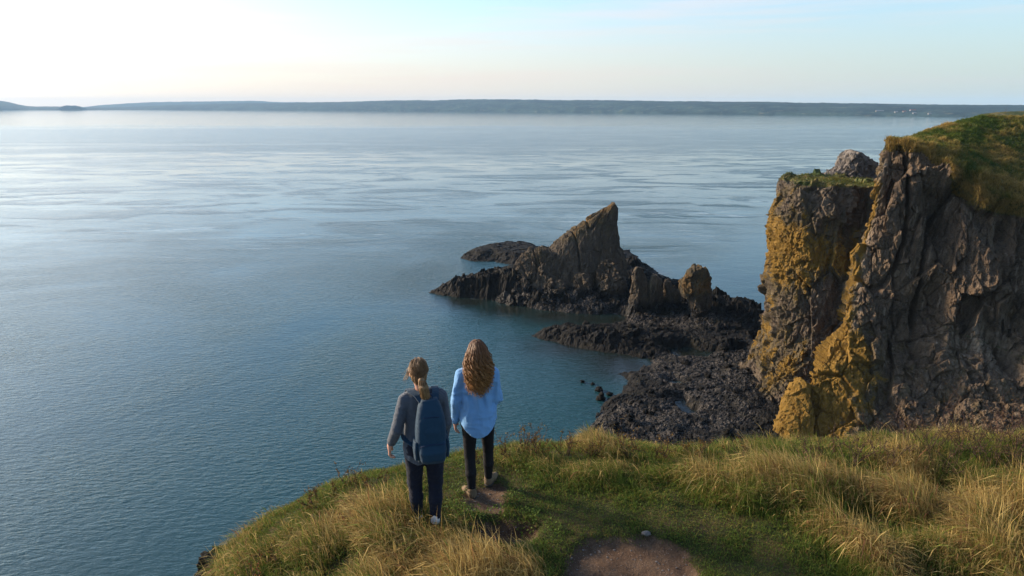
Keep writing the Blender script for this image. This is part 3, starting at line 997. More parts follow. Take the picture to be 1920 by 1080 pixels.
# low black shelf at the foot of the near cliff, bottom left
sh = loft([(1043, 395, 470), (1050, 380, 500), (1062, 368, 540), (1085, 355, 560)], (50, 50), (1.6, 4.5), 2.2, 120, 60, (1.6, 0.5), (0.6, 0.2), 0.06, 1.0, 5.0, zb=-1.0)
link('rock_shelf', mesh_np('rock_shelf', sh[0].reshape(-1, 3), [grid_faces(sh[2], sh[3], True)], ROCK_REEF, True, {'shingle': np.zeros(sh[2] * sh[3])}), None,
     'low black rock shelf in the water at the bottom left', 'rock')

# ------------------------------------------------------------------ the near clifftop
EDGE = [(-14, -26), (-6.5, -10), (-3.6, -3), (-1.25, 1.5), (-0.85, 3.5), (-0.98, 4.4), (-1.42, 5.2), (-1.72, 6.0), (-1.2, 6.45), (-0.6, 6.75), (-0.1, 6.95), (0.9, 7.05), (1.9, 7.0), (2.8, 6.9), (4.2, 7.1), (6.0, 7.25), (9, 7.6), (14, 8.6), (24, 13), (44, 24)]
PLAT = EDGE + [(44, -40), (-14, -40)]
hx = np.concatenate([np.arange(-24, -4.5, 0.5), np.arange(-4.5, 7.5, 0.035), np.arange(7.5, 30, 0.5)])
hy = np.concatenate([np.arange(-24, 2.6, 0.5), np.arange(2.6, 9.2, 0.035), np.arange(9.2, 24, 0.5)])
HX, HY = np.meshgrid(hx, hy, indexing='ij')


SOIL = [([(1062, 1050), (1078, 1028), (1105, 1010), (1160, 1003), (1230, 1007), (1272, 1022), (1298, 1050), (1315, 1110), (1060, 1120)], 0.07),
        ([(868, 932), (885, 918), (925, 905), (945, 915), (948, 950), (930, 962), (895, 955)], 0.03),
        ([(880, 985), (925, 968), (975, 972), (1006, 985), (995, 1008), (960, 1018), (915, 1020), (890, 1005)], 0.16)]
SOILW = [([tuple(at_height(a, b, GZ)[:2]) for a, b in pl], dep) for pl, dep in SOIL]


def ground_z(X, Y, soil=True):
    X, Y = np.asarray(X, float), np.asarray(Y, float)
    p = np.stack([X, Y, 0 * X], -1)
    s = 0.35 - poly_sd(X + 0.18 * fbm(p * 1.1, 3), Y + 0.18 * fbm(p * 1.1 + 5, 3), PLAT)
    s = np.maximum(s, 0)
    drop = np.where(s < 1.7, 0.27 * s * s, 0.27 * 1.7 ** 2 + (s - 1.7) * 4.5)
    z = GZ - drop + 0.10 * fbm(p * 0.55 + 3, 3) + 0.035 * fbm(p * 2.4, 3) + 0.012 * fbm(p * 9, 2)
    m = 0 * X
    if soil:
        for pl, dep in SOILW:
            w = 0.10 * fbm(p * 5 + 2, 4)
            k = sstep(poly_sd(X + w, Y + w, pl), -0.09, 0.08)
            m = np.maximum(m, k)
            z = z - dep * k
        z = z + m * 0.012 * fbm(p * 14, 3)
    return np.maximum(z, -1.5), m


HZ, SM = ground_z(HX, HY)


def ground_material():
    t = NT('turf_and_soil')
    p = t.obj()
    n = t.noise(p, 5, 6, 0.7)
    n2 = t.noise(p, 45, 5, 0.7)
    v = t.voro(p, 38)
    soil = t.mix(t.rng(n, 0.35, 0.65), (0.085, 0.052, 0.032), (0.145, 0.095, 0.060))
    soil = t.mix(t.rng(n2, 0.35, 0.7), t.mix(0.5, soil, (0.03, 0.018, 0.013)), soil)
    peb = t.rng(v.outputs['Distance'], 0.30, 0.16)
    soil = t.mix(t.math('MULTIPLY', peb, 0.6), soil, t.mix(v.outputs['Color'], (0.09, 0.06, 0.05), (0.27, 0.20, 0.16)))
    th = t.mix(t.rng(t.noise(p, 3, 6, 0.65), 0.35, 0.65), (0.035, 0.045, 0.012), (0.075, 0.055, 0.022))
    th = t.mix(t.rng(n2, 0.3, 0.7), t.mix(0.5, th, (0.012, 0.012, 0.006)), th)
    # bare earth and rock where the ground breaks off steeply
    steep = t.rng(t.z(p), GZ - 1.2, GZ - 3.0)
    th = t.mix(steep, th, t.mix(n, (0.06, 0.045, 0.034), (0.13, 0.10, 0.07)))
    sa = t.math('ADD', t.attr('soil'), t.math('MULTIPLY', t.math('SUBTRACT', t.noise(p, 22, 5, 0.7), 0.5), 0.8))
    col = t.mix(t.rng(sa, 0.15, 0.45), th, soil)
    b = t.bump(n2, 0.02, 0.9)
    b = t.bump(peb, 0.008, 0.8, b)
    return t.fin(col, 0.92, b, 0.15)


GROUND = ground_material()
GF = grid_faces(len(hx), len(hy))
gm = SM.ravel()[GF].mean(1) > 0.5
HV = np.stack([HX, HY, HZ], -1).reshape(-1, 3)


def submesh(name, V, F, mat):
    used, inv = np.unique(F, return_inverse=True)
    return mesh_np(name, V[used], [inv.reshape(F.shape)], mat, True, {'soil': SM.ravel()[used]})


link('ground', submesh('ground', HV, GF[~gm], GROUND), kind='structure')
link('dirt_path', submesh('dirt_path', HV, GF[gm], GROUND), kind='structure')

# what grows where: (pixel x, pixel y, dryness, height, thickness of growth)
ZONES = [(500, 1050, .45, .20, 1), (560, 960, .5, .20, 1), (430, 1075, .4, .18, 1), (650, 920, .6, .20, 1), (720, 950, .75, .25, 1), (620, 1050, .75, .30, 1), (750, 1050, .95, .38, 1), (880, 1070, .95, .36, .9), (980, 1075, .9, .34, .8), (690, 1000, .85, .34, 1), (785, 1000, .85, .34, 1), (830, 1010, .8, .28, 1),
         (740, 900, .6, .18, 1), (850, 890, .25, .10, 1), (845, 960, .3, .10, 1), (900, 965, .25, .10, .8), (960, 900, .2, .10, 1), (1000, 930, .15, .08, 1), (960, 860, .6, .20, 1), (1040, 860, .8, .28, 1), (1150, 860, .8, .30, 1), (1250, 880, .6, .28, 1), (1350, 860, .6, .28, 1),
         (1100, 950, .1, .07, 1), (1040, 1000, .08, .07, 1), (1060, 1060, .3, .12, 1), (1250, 970, .12, .07, 1), (1320, 1000, .1, .07, 1), (1360, 1060, .12, .08, 1), (1250, 925, .3, .14, 1), (1320, 890, .75, .34, 1), (1420, 920, .65, .34, 1), (1480, 900, .7, .38, 1), (1520, 980, .75, .38, 1), (1450, 990, .2, .14, 1),
         (1430, 1050, .12, .09, 1), (1600, 900, .6, .34, 1), (1700, 950, .8, .40, 1), (1800, 1000, .85, .42, 1), (1900, 950, .8, .40, 1), (1650, 1030, .75, .36, 1), (1550, 1060, .25, .13, 1), (1850, 880, .5, .36, 1), (1450, 860, .35, .24, 1), (1900, 1060, .8, .40, 1), (1780, 1060, .6, .3, 1)]
ZW = np.array([list(at_height(a, b, GZ)[:2]) + [c, d, e] for a, b, c, d, e in ZONES])


def zone(x, y):
    d2 = (x[:, None] - ZW[None, :, 0]) ** 2 + (y[:, None] - ZW[None, :, 1]) ** 2
    w = 1 / (d2 + 0.01) ** 1.9
    w /= w.sum(1, keepdims=True)
    return w @ ZW[:, 2], w @ ZW[:, 3], w @ ZW[:, 4]


def in_sight(x, y):
    """keep what the picture and a step to its side could show"""
    m = (y > 3.2) & (x > -4.2) & (np.abs(x) < 0.95 * y + 3.2)
    ins = np.zeros(len(x))
    idx = np.where(m)[0]
    ins[idx] = poly_sd(x[idx], y[idx], PLAT)
    return m & (ins > -1.9)


WIND = math.radians(200)


def sow(n, tuft_sd, fn, seed):
    """n blades in tufts; fn decides from (dry, height) what each root becomes"""
    global rng
    rng = np.random.default_rng(seed)
    nt = n // 14
    tx = rng.uniform(-4.2, 11.2, nt)
    ty = rng.uniform(3.2, 8.9, nt)
    k = in_sight(tx, ty)
    tx, ty = tx[k], ty[k]
    az = WIND + 1.5 * fbm(np.stack([tx * 0.9, ty * 0.9, 0 * tx + seed], -1), 2) * 2.2 + rng.normal(0, 0.5, len(tx))
    per = int(14)
    x = np.repeat(tx, per) + rng.normal(0, tuft_sd, len(tx) * per)
    y = np.repeat(ty, per) + rng.normal(0, tuft_sd, len(tx) * per)
    az = np.repeat(az, per) + rng.normal(0, 0.55, len(x))
    tv = np.repeat(rng.random(len(tx)), per)
    z, m = ground_z(x, y)
    keep = m < 0.25 + 0.6 * rng.random(len(x)) ** 2
    x, y, z, az, tv = x[keep], y[keep], z[keep], az[keep], tv[keep]
    dry, h, th = zone(x, y)
    p = np.stack([x, y, 0 * x], -1)
    dry = np.clip(dry + 0.85 * fbm(p * 1.5 + 4, 3) + 0.3 * (tv - 0.5) - 0.02, 0, 1)
    h = h * np.clip(0.70 + 1.2 * fbm(p * 1.5 + 9, 3), 0.25, 1.5) * (1 - 0.35 * sstep(y, 6.2, 6.9))
    return fn(x, y, z, az, tv, dry, h, th)


def short_turf(x, y, z, az, tv, dry, h, th):
    k = rng.random(len(x)) < 0.95 - 0.4 * dry
    x, y, z, az, dry, h, tv = x[k], y[k], z[k], az[k], dry[k], h[k], tv[k]
    n = len(x)
    L = np.clip(h * 0.75, 0.035, 0.16) * rng.uniform(0.5, 1.25, n)
    q = rng.random((n, 1))
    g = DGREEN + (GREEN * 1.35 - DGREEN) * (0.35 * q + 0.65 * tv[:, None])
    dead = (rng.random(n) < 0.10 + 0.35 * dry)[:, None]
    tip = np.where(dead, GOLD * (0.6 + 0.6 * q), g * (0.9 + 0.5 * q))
    return blades(np.stack([x, y, z - 0.01], -1), L, az + rng.normal(0, 1.3, n), rng.uniform(0.2, 1.5, n), 0.0034 + 0 * L, g * 0.7, tip, 2)


def tall_grass(x, y, z, az, tv, dry, h, th):
    k = rng.random(len(x)) < np.clip((h - 0.09) * 6, 0, 1) * th
    x, y, z, az, dry, h, tv = x[k], y[k], z[k], az[k], dry[k], h[k], tv[k]
    n = len(x)
    L = h * rng.uniform(0.5, 1.25, n) * 1.02
    q = rng.random((n, 1))
    isdry = (rng.random(n) < dry)[:, None]
    s = GOLD + (STRAW - GOLD) * (0.5 * q + 0.5 * tv[:, None])
    s = np.where(rng.random((n, 1)) < 0.16, RUST * (0.8 + 1.2 * q), s)
    g = GREEN * (0.7 + 0.8 * q) + np.array([0.03, 0.02, 0]) * tv[:, None]
    tip = np.where(isdry, s, g)
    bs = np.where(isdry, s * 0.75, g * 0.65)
    lean = np.clip(rng.normal(0.85, 0.50, n), 0.05, 2.3)
    head = rng.random(n) < 0.18 * dry
    return blades(np.stack([x, y, z - 0.01], -1), L, az, lean, 0.0021 + 0.0013 * rng.random(n), bs, tip, 4, 1.2, head)


def stalks(x, y, z, az, tv, dry, h, th):
    k = (rng.random(len(x)) < np.clip((h - 0.17) * 5, 0, 1) * 0.9)
    x, y, z, az, dry, h = x[k], y[k], z[k], az[k], dry[k], h[k]
    n = len(x)
    q = rng.random((n, 1))
    s = GOLD + (STRAW * 1.1 - GOLD) * q
    return blades(np.stack([x, y, z], -1), h * rng.uniform(0.9, 1.7, n), az, rng.uniform(0.1, 0.9, n), 0.0014 + 0 * x, s * 0.7, s, 4, 0.8, np.ones(n, bool))


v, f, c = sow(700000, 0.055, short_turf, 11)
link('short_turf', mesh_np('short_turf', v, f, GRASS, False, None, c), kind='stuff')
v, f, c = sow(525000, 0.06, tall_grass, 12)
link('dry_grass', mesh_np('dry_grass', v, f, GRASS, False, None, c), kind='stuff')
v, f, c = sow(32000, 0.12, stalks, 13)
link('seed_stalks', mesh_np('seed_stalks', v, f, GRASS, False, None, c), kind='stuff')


# small round-leaved weeds in the turf round the eroded step
def leafy(n, spots, seed):
    global rng
    rng = np.random.default_rng(seed)
    P, Cc, F = [], [], []
    k = 0
    for (px, py, r, cnt) in spots:
        c = at_height(px, py, GZ)
        for _ in range(cnt):
            a, rr = rng.uniform(0, 6.28), r * math.sqrt(rng.random())
            x, y = c[0] + rr * math.cos(a), c[1] + rr * math.sin(a)
            z = float(ground_z([x], [y])[0][0]) + rng.uniform(0.02, 0.10)
            s = rng.uniform(0.004, 0.009)
            t = rng.normal(0, 0.45, 2)
            col = DGREEN * 1.1 + (GREEN * 1.0 - DGREEN) * rng.random()
            az = rng.uniform(0, 6.28)
            for j in range(6):
                b = az + j * math.pi / 3
                u, v_ = s * math.cos(b), s * 1.5 * math.sin(b)
                P.append((x + u * math.cos(az) - v_ * math.sin(az), y + u * math.sin(az) + v_ * math.cos(az), z + u * t[0] + v_ * t[1]))
                Cc.append(col)
            F.append([k + j for j in range(6)])
            k += 6
    return np.array(P), [np.array(F)], np.array(Cc)


v, f, c = leafy(0, [(855, 960, .12, 120), (885, 975, .12, 130), (930, 962, .10, 90), (965, 935, .12, 90), (990, 975, .12, 90), (860, 925, .10, 60), (1035, 1000, .12, 60), (1290, 1010, .15, 60), (860, 870, .25, 110), (1000, 890, .2, 60)], 21)
link('leafy_weeds', mesh_np('leafy_weeds', v, f, GRASS, False, None, c), kind='stuff')


# ------------------------------------------------------------------ tubes, twigs and shrubs
def tubes(lines, radii, sides=4, cols=None):
    """many polylines [k][3] with a radius per point -> one vertex/face set"""
    V, F, Cc, k = [], [], [], 0
    for li, (P, R) in enumerate(zip(lines, radii)):
        P = np.asarray(P, float)
        R = np.broadcast_to(np.asarray(R, float), (len(P),))
        T = np.gradient(P, axis=0)
        T /= np.linalg.norm(T, axis=1, keepdims=True) + 1e-9
        ref = np.array([0.31, 0.17, 0.93]) if abs(T[0, 2]) < 0.9 else np.array([0.9, 0.3, 0.1])
        A = np.cross(T, ref)
        A /= np.linalg.norm(A, axis=1, keepdims=True) + 1e-9
        B = np.cross(T, A)
        th = np.linspace(0, 2 * math.pi, sides, endpoint=False)
        ring = P[None] + R[None, :, None] * (np.cos(th)[:, None, None] * A[None] + np.sin(th)[:, None, None] * B[None])
        V.append(ring.reshape(-1, 3))
        F.append(grid_faces(sides, len(P), True) + k)
        if cols is not None:
            Cc.append(np.tile(np.broadcast_to(cols[li], (len(P), 3)), (sides, 1)))
        k += sides * len(P)
    return np.concatenate(V), [np.concatenate(F)], (np.concatenate(Cc) if cols is not None else None)


def shrub_mesh(seed, h=0.5, n=9, spread=0.5, col=(0.055, 0.032, 0.026)):
    r = np.random.default_rng(seed)
    lines, rad, cols = [], [], []
    leaves = []

    def grow(p, d, L, w, depth):
        m = 6
        pts = [p]
        for i in range(m):
            d = d + r.normal(0, 0.14, 3) + np.array([0, 0, 0.03])
            d = d / np.linalg.norm(d)
            p = p + d * L / m
            pts.append(p)
            if depth < 2 and i > 0 and r.random() < 0.5:
                dd = d + r.normal(0, 0.55, 3)
                grow(p, dd / np.linalg.norm(dd), L * r.uniform(0.35, 0.6), w * 0.6, depth + 1)
            if depth > 0 and r.random() < 0.45:
                leaves.append(p)
        lines.append(np.array(pts))
        rad.append(np.linspace(w, w * 0.4, m + 1))
        cols.append(np.array(col) * r.uniform(0.6, 1.5))

    for _ in range(n):
        a = r.uniform(0, 6.28)
        d = np.array([math.cos(a) * spread, math.sin(a) * spread, 1.0])
        grow(np.array([math.cos(a), math.sin(a), 0]) * 0.05, d / np.linalg.norm(d), h * r.uniform(0.6, 1.1), 0.0042, 0)
    return tubes(lines, rad, 4, cols), np.array(leaves), r


def shrub(px, py, h, seed, label, group, spread=0.5, leafcol=(0.16, 0.075, 0.03), lie=0.0):
    c = at_height(px, py, GZ)
    (v, f, cc), lv, r = shrub_mesh(seed, h, 10, spread)
    z = float(ground_z([c[0]], [c[1]])[0][0]) - 0.02
    e = link('shrub', None, None, label, 'shrub', group, None, (c[0], c[1], z))
    link('branches', mesh_np('branches', v, f, TWIG, True, None, cc), e)
    P, F, C2 = [], [], []
    for i, p in enumerate(lv):
        s = r.uniform(0.006, 0.013)
        a, b = r.normal(0, 1, 3), r.normal(0, 1, 3)
        a /= np.linalg.norm(a)
        b = np.cross(a, b)
        b /= np.linalg.norm(b) + 1e-9
        P += [p, p + a * s + b * s * 0.6, p + a * 2 * s, p + a * s - b * s * 0.6]
        C2 += [np.array(leafcol) * r.uniform(0.5, 1.5)] * 4
        F.append([4 * i, 4 * i + 1, 4 * i + 2, 4 * i + 3])
    link('leaves', mesh_np('leaves', np.array(P), [np.array(F)], GRASS, False, None, np.array(C2)), e)


SG = 'bare dark shrubs along the grassy cliff edge'
for i, (px, py, h, sp) in enumerate(((1500, 878, .30, .6), (1590, 872, .36, .6), (1650, 885, .42, .6), (1710, 860, .46, .7), (1770, 890, .50, .6), (1815, 850, .52, .7), (1860, 880, .55, .6), (1905, 850, .55, .6), (1945, 900, .5, .6), (1740, 845, .42, .7), (1880, 835, .5, .7), (1985, 860, .55, .6), (1550, 850, .3, .8))):
    shrub(px, py, h, 40 + i, 'leafless dark-stemmed shrub tangled in the tall grass at the cliff edge below the cliff', SG, sp, (0.10, 0.062, 0.03))
WG = 'rusty weeds on the skyline of the near edge'
for i, (px, py, h) in enumerate(((955, 850, .26), (985, 846, .30), (1015, 850, .24), (1060, 846, .26), (1110, 850, .24), (1185, 852, .30), (1240, 850, .22), (1300, 850, .26), (1380, 856, .22), (905, 862, .2))):
    shrub(px, py, h, 70 + i, 'thin rusty-stemmed weed standing up from the edge grass in front of the water', WG, 0.35, (0.14, 0.085, 0.02))
for i, (px, py, h, lab) in enumerate(((600, 935, .2, 'low brown weed midway along the left brow of the slope'), (650, 915, .22, 'larger brown weed on the left brow where the slope turns'), (520, 1000, .2, 'low brown weed lowest on the left brow above the water'), (700, 905, .16, 'smallest brown weed on the left brow, nearest the two people'))):
    shrub(px, py, h, 90 + i, lab, 'brown weeds on the left brow', 0.8, (0.12, 0.07, 0.02))
shrub(452, 1083, .34, 99, 'reddish twiggy plant leaning out over the water at the bottom left', None, 0.9, (0.2, 0.07, 0.03))

# weed stems against the sky on the top of the main cliff
for i, (px, py, yy, h, lab) in enumerate(((1806, 222, 107, 0.75, 'thin reddish weed stalk at the middle of the cliff skyline'), (1750, 238, 103, 0.55, 'thin weed stalk, left of a close pair on the cliff skyline'), (1759, 236, 104, 0.5, 'thin weed stalk, right of a close pair on the cliff skyline'),
                                          (1836, 217, 108, 0.5, 'short weed stalk right of the reddish one on the cliff skyline'), (1884, 211, 110, 0.9, 'tallest weed stalk, farthest right on the cliff skyline'), (1712, 249, 100, 0.4, 'shortest weed stalk, farthest left on the cliff top near its corner'))):
    p = at_depth(px, py, yy)
    (v, f, cc), lv, r = shrub_mesh(200 + i, h, 4, 0.12, (0.09, 0.035, 0.025))
    v = v * np.array([1, 1, 1])
    o = link('weed_stem', mesh_np('weed_stem', v, f, TWIG, True, None, cc), None, lab, 'weed', 'weed stalks on the cliff skyline', None, (p[0], p[1], p[2] - 0.25))

# pale flat stone at the back of the worn patch
P = sphere_grid(16, 10)
a, _ = facet(P * 1.2 + 44)
P = P * (0.85 + 0.4 * a)[..., None] * np.array([0.050, 0.035, 0.026])
tS = NT('grey_stone')
pS = tS.obj()
tS.fin(tS.mix(tS.noise(pS, 40, 5), (0.11, 0.095, 0.085), (0.22, 0.195, 0.175)), 0.85, tS.bump(tS.noise(pS, 60, 4), 0.01, 0.8))
c = at_height(1211, 1012, GZ - 0.07)
link('stone', mesh_np('stone', P.reshape(-1, 3), [grid_faces(16, 10, True)], tS.m), None, 'small pale grey stone at the back edge of the bare soil patch', 'stone', None, None,
     (c[0], c[1], float(ground_z([c[0]], [c[1]])[0][0]) + 0.012))

# grit and small pebbles on the bare earth
rng = np.random.default_rng(77)
gP, gF = [], []
sg = sphere_grid(6, 4).reshape(-1, 3)
fg = grid_faces(6, 4, True)
kk = 0
for pl, dep in SOILW:
    pa = np.array(pl)
    lo, hi = pa.min(0), pa.max(0)
    nq = int(320 * np.prod(hi - lo)) + 60
    q = lo + (hi - lo) * rng.random((nq, 2))
    zq, mq = ground_z(q[:, 0], q[:, 1])
    for (x, y), z, m in zip(q, zq, mq):
        if m < 0.5:
            continue
        r_ = 0.003 + 0.009 * rng.random() ** 5
        gP.append(sg * (0.7 + 0.5 * rng.random((len(sg), 1))) * r_ * np.array([1.2, 0.9, 0.7]) + np.array([x, y, z + r_ * 0.2]))
        gF.append(fg + kk)
        kk += len(sg)
link('grit', mesh_np('grit', np.concatenate(gP), [np.concatenate(gF)], tS.m, False), kind='stuff')

# ------------------------------------------------------------------ village houses on the far shore
fpx, FVv, fprof = FARM


def plain(name, col, rough=0.7):
    t = NT(name)
    n = t.noise(t.obj(), 0.6, 5, 0.6)
    return t.fin(t.mix(n, tuple(0.8 * x for x in col), tuple(min(1, 1.15 * x) for x in col)), rough)


HW, HR, HG = plain('house_wall', (0.16, 0.155, 0.15)), plain('house_roof_red', (0.26, 0.10, 0.075)), plain('house_roof_grey', (0.20, 0.20, 0.21))
for (px, py, w, hgt, roof, lab) in ((1648, 208.5, 34, 5, HG, 'long pale building farthest left in the village across the water'), (1679, 211, 13, 6, HG, 'small white house right of the long pale building across the water'),
                                    (1694, 210, 12, 6, HR, 'small white house with a reddish roof in mid village across the water'), (1710, 207.5, 24, 6, HR, 'wide red-roofed house highest in the village across the water'),
                                    (1713, 213, 13, 6, HG, 'white house below the wide red-roofed one across the water'), (1741, 214, 11, 6, HG, 'white house farthest right in the village across the water')):
    i = int(np.argmin(np.abs(fpx - px)))
    col = FVv[i]
    # height of the picture row at each depth of this column, first place where the hill stands above it
    zz = at_depth(np.full(len(col), px), np.full(len(col), py), col[:, 1])[:, 2]
    s = np.linspace(1, 10, 200)
    hz_ = np.interp(s, np.arange(len(col)), col[:, 2])
    rz_ = np.interp(s, np.arange(len(col)), zz)
    j = int(np.argmax(hz_ > rz_))
    y = float(np.interp(s[j], np.arange(len(col)), col[:, 1]))
    p = at_depth(px, py, y)
    e = link('house', None, None, lab, 'house', 'houses of the village across the water', None, (float(p[0]), y - 6, float(p[2]) - 1))
    d_ = 9.0
    bx = np.array([(sx * w / 2, sy * d_ / 2, z) for z in (-4, hgt * 0.62) for sy in (-1, 1) for sx in (-1, 1)], float)
    link('wall', mesh_np('wall', bx, [np.array([[0, 1, 5, 4], [1, 3, 7, 5], [3, 2, 6, 7], [2, 0, 4, 6]])], HW, False), e)
    w2, d2, z0, z1 = w / 2 + 0.5, d_ / 2 + 0.5, hgt * 0.62, hgt
    rf = np.array([(-w2, -d2, z0), (w2, -d2, z0), (w2, d2, z0), (-w2, d2, z0), (-w2, 0, z1), (w2, 0, z1)], float)
    link('roof', mesh_np('roof', rf, [np.array([[0, 1, 5, 4], [2, 3, 4, 5], [0, 3, 2, 1]]), np.array([[0, 4, 3], [1, 2, 5]])], roof, False), e)


# ------------------------------------------------------------------ people: implicit surfaces, meshed with surface nets
class Field:
    def __init__(s, lo, hi, h):
        s.h = h
        s.lo = np.array(lo, float)
        s.n = np.ceil((np.array(hi) - s.lo) / h).astype(int) + 1
        s.v = np.full(s.n, 0.5, np.float32)

    def _sl(s, lo, hi):
        a = np.clip(np.floor((np.array(lo) - s.lo) / s.h).astype(int), 0, s.n)
        b = np.clip(np.ceil((np.array(hi) - s.lo) / s.h).astype(int) + 1, 0, s.n)
        g = [s.lo[i] + s.h * np.arange(a[i], b[i]) for i in range(3)]
        return tuple(slice(a[i], b[i]) for i in range(3)), np.meshgrid(*g, indexing='ij')

    def join(s, sl, d, k):
        o = s.v[sl]
        if k <= 0:
            s.v[sl] = np.minimum(o, d)
        else:
            h = np.clip(0.5 + 0.5 * (o - d) / k, 0, 1)
            s.v[sl] = o * (1 - h) + d * h - k * h * (1 - h)

    def cone(s, a, b, ra, rb, k=0.02, flat=None):
        """tapered capsule; flat=(axis, factor) squeezes it along one world axis"""
        a, b = np.array(a, float), np.array(b, float)
        r = max(ra, rb) + max(k, 0.01) + 0.01
        lo, hi = np.minimum(a, b) - r, np.maximum(a, b) + r
        sl, (X, Y, Z) = s._sl(lo, hi)
        if X.size == 0:
            return
        e = b - a
        t = np.clip(((X - a[0]) * e[0] + (Y - a[1]) * e[1] + (Z - a[2]) * e[2]) / (e @ e + 1e-9), 0, 1)
        dx, dy, dz = X - a[0] - t * e[0], Y - a[1] - t * e[1], Z - a[2] - t * e[2]
        if flat:
            ax, fac = flat
            if ax == 0:
                dx = dx / fac
            elif ax == 1:
                dy = dy / fac
            else:
                dz = dz / fac
        s.join(sl, np.sqrt(dx * dx + dy * dy + dz * dz) - (ra + (rb - ra) * t), k)

    def chain(s, pts, rad, k=0.02, flat=None):
        for i in range(len(pts) - 1):
            s.cone(pts[i], pts[i + 1], rad[i], rad[i + 1], k, flat)

    def ell(s, c, r, k=0.02):
        c, r = np.array(c, float), np.array(r, float)
        pad = max(k, 0.01) + 0.01
        sl, (X, Y, Z) = s._sl(c - r - pad, c + r + pad)
        q = np.sqrt(((X - c[0]) / r[0]) ** 2 + ((Y - c[1]) / r[1]) ** 2 + ((Z - c[2]) / r[2]) ** 2)
        s.join(sl, (q - 1) * r.min(), k)

    def torso(s, rows, k=0.02, grow=0.0, n=2.3):
        """rows: (z, cx, cy, half width, half depth)"""
        R = np.array(sorted(rows), float)
        lo = (R[:, 1].min() - R[:, 3].max() - 0.08, R[:, 2].min() - R[:, 4].max() - 0.08, R[0, 0] - 0.06)
        hi = (R[:, 1].max() + R[:, 3].max() + 0.08, R[:, 2].max() + R[:, 4].max() + 0.08, R[-1, 0] + 0.06)
        sl, (X, Y, Z) = s._sl(lo, hi)
        zz = Z[0, 0]
        zs = np.linspace(R[0, 0], R[-1, 0], 90)
        sm = []
        for c in range(1, 5):
            w = np.interp(zs, R[:, 0], R[:, c])
            w = np.convolve(np.pad(w, 5, 'edge'), np.ones(11) / 11, 'valid')
            sm.append(np.interp(zz, zs, w)[None, None, :])
        cx, cy, a, b = sm
        a, b = a + grow, b + grow
        q = (np.abs((X - cx) / a) ** n + np.abs((Y - cy) / b) ** n) ** (1 / n)
        d = (q - 1) * np.minimum(a, b)
        d = np.maximum(d, np.maximum(Z - R[-1, 0], R[0, 0] - Z))
        s.join(sl, d, k)

    def cut(s, fn):
        sl, (X, Y, Z) = s._sl(s.lo, s.lo + s.h * s.n)
        s.v[sl] = np.maximum(s.v[sl], fn(X, Y, Z))

    def disp(s, fn, band=0.03):
        idx = np.argwhere(np.abs(s.v) < band)
        p = s.lo + s.h * idx
        s.v[idx[:, 0], idx[:, 1], idx[:, 2]] += fn(p)

    def mesh(s, name, mat, parent, smooth=True, kind=None):
        v = s.v
        v[0] = v[-1] = 0.5
        v[:, 0] = v[:, -1] = 0.5
        v[:, :, 0] = v[:, :, -1] = 0.5
        ins = v < 0
        nc = np.array(v.shape) - 1
        acc = np.zeros(tuple(nc) + (3,), np.float32)
        cnt = np.zeros(tuple(nc), np.int16)
        quads = []
        for ax in range(3):
            s0 = [slice(None)] * 3
            s1 = [slice(None)] * 3
            s0[ax], s1[ax] = slice(0, -1), slice(1, None)
            cr = np.argwhere(ins[tuple(s0)] != ins[tuple(s1)])
            v0 = v[tuple(s0)][cr[:, 0], cr[:, 1], cr[:, 2]]
            v1 = v[tuple(s1)][cr[:, 0], cr[:, 1], cr[:, 2]]
            t = v0 / (v0 - v1)
            p = cr.astype(np.float32)
            p[:, ax] += t
            b, c = (ax + 1) % 3, (ax + 2) % 3
            cells = []
            for db, dc in ((0, 0), (1, 0), (1, 1), (0, 1)):
                ce = cr.copy()
                ce[:, b] -= db
                ce[:, c] -= dc
                np.add.at(acc, (ce[:, 0], ce[:, 1], ce[:, 2]), p)
                np.add.at(cnt, (ce[:, 0], ce[:, 1], ce[:, 2]), 1)
                cells.append(ce)
            quads.append((cells, v0 < 0))
        act = cnt > 0
        ids = -np.ones(tuple(nc), np.int64)
        ids[act] = np.arange(act.sum())
        V = acc[act] / cnt[act][:, None] * s.h + s.lo
        F = []
        for cells, flip in quads:
            q = np.stack([ids[c[:, 0], c[:, 1], c[:, 2]] for c in cells], 1)
            q[~flip] = q[~flip][:, ::-1]
            F.append(q)
        me = mesh_np(name, V, [np.concatenate(F)], mat, smooth)
        return link(name, me, parent, None, None, None, kind)


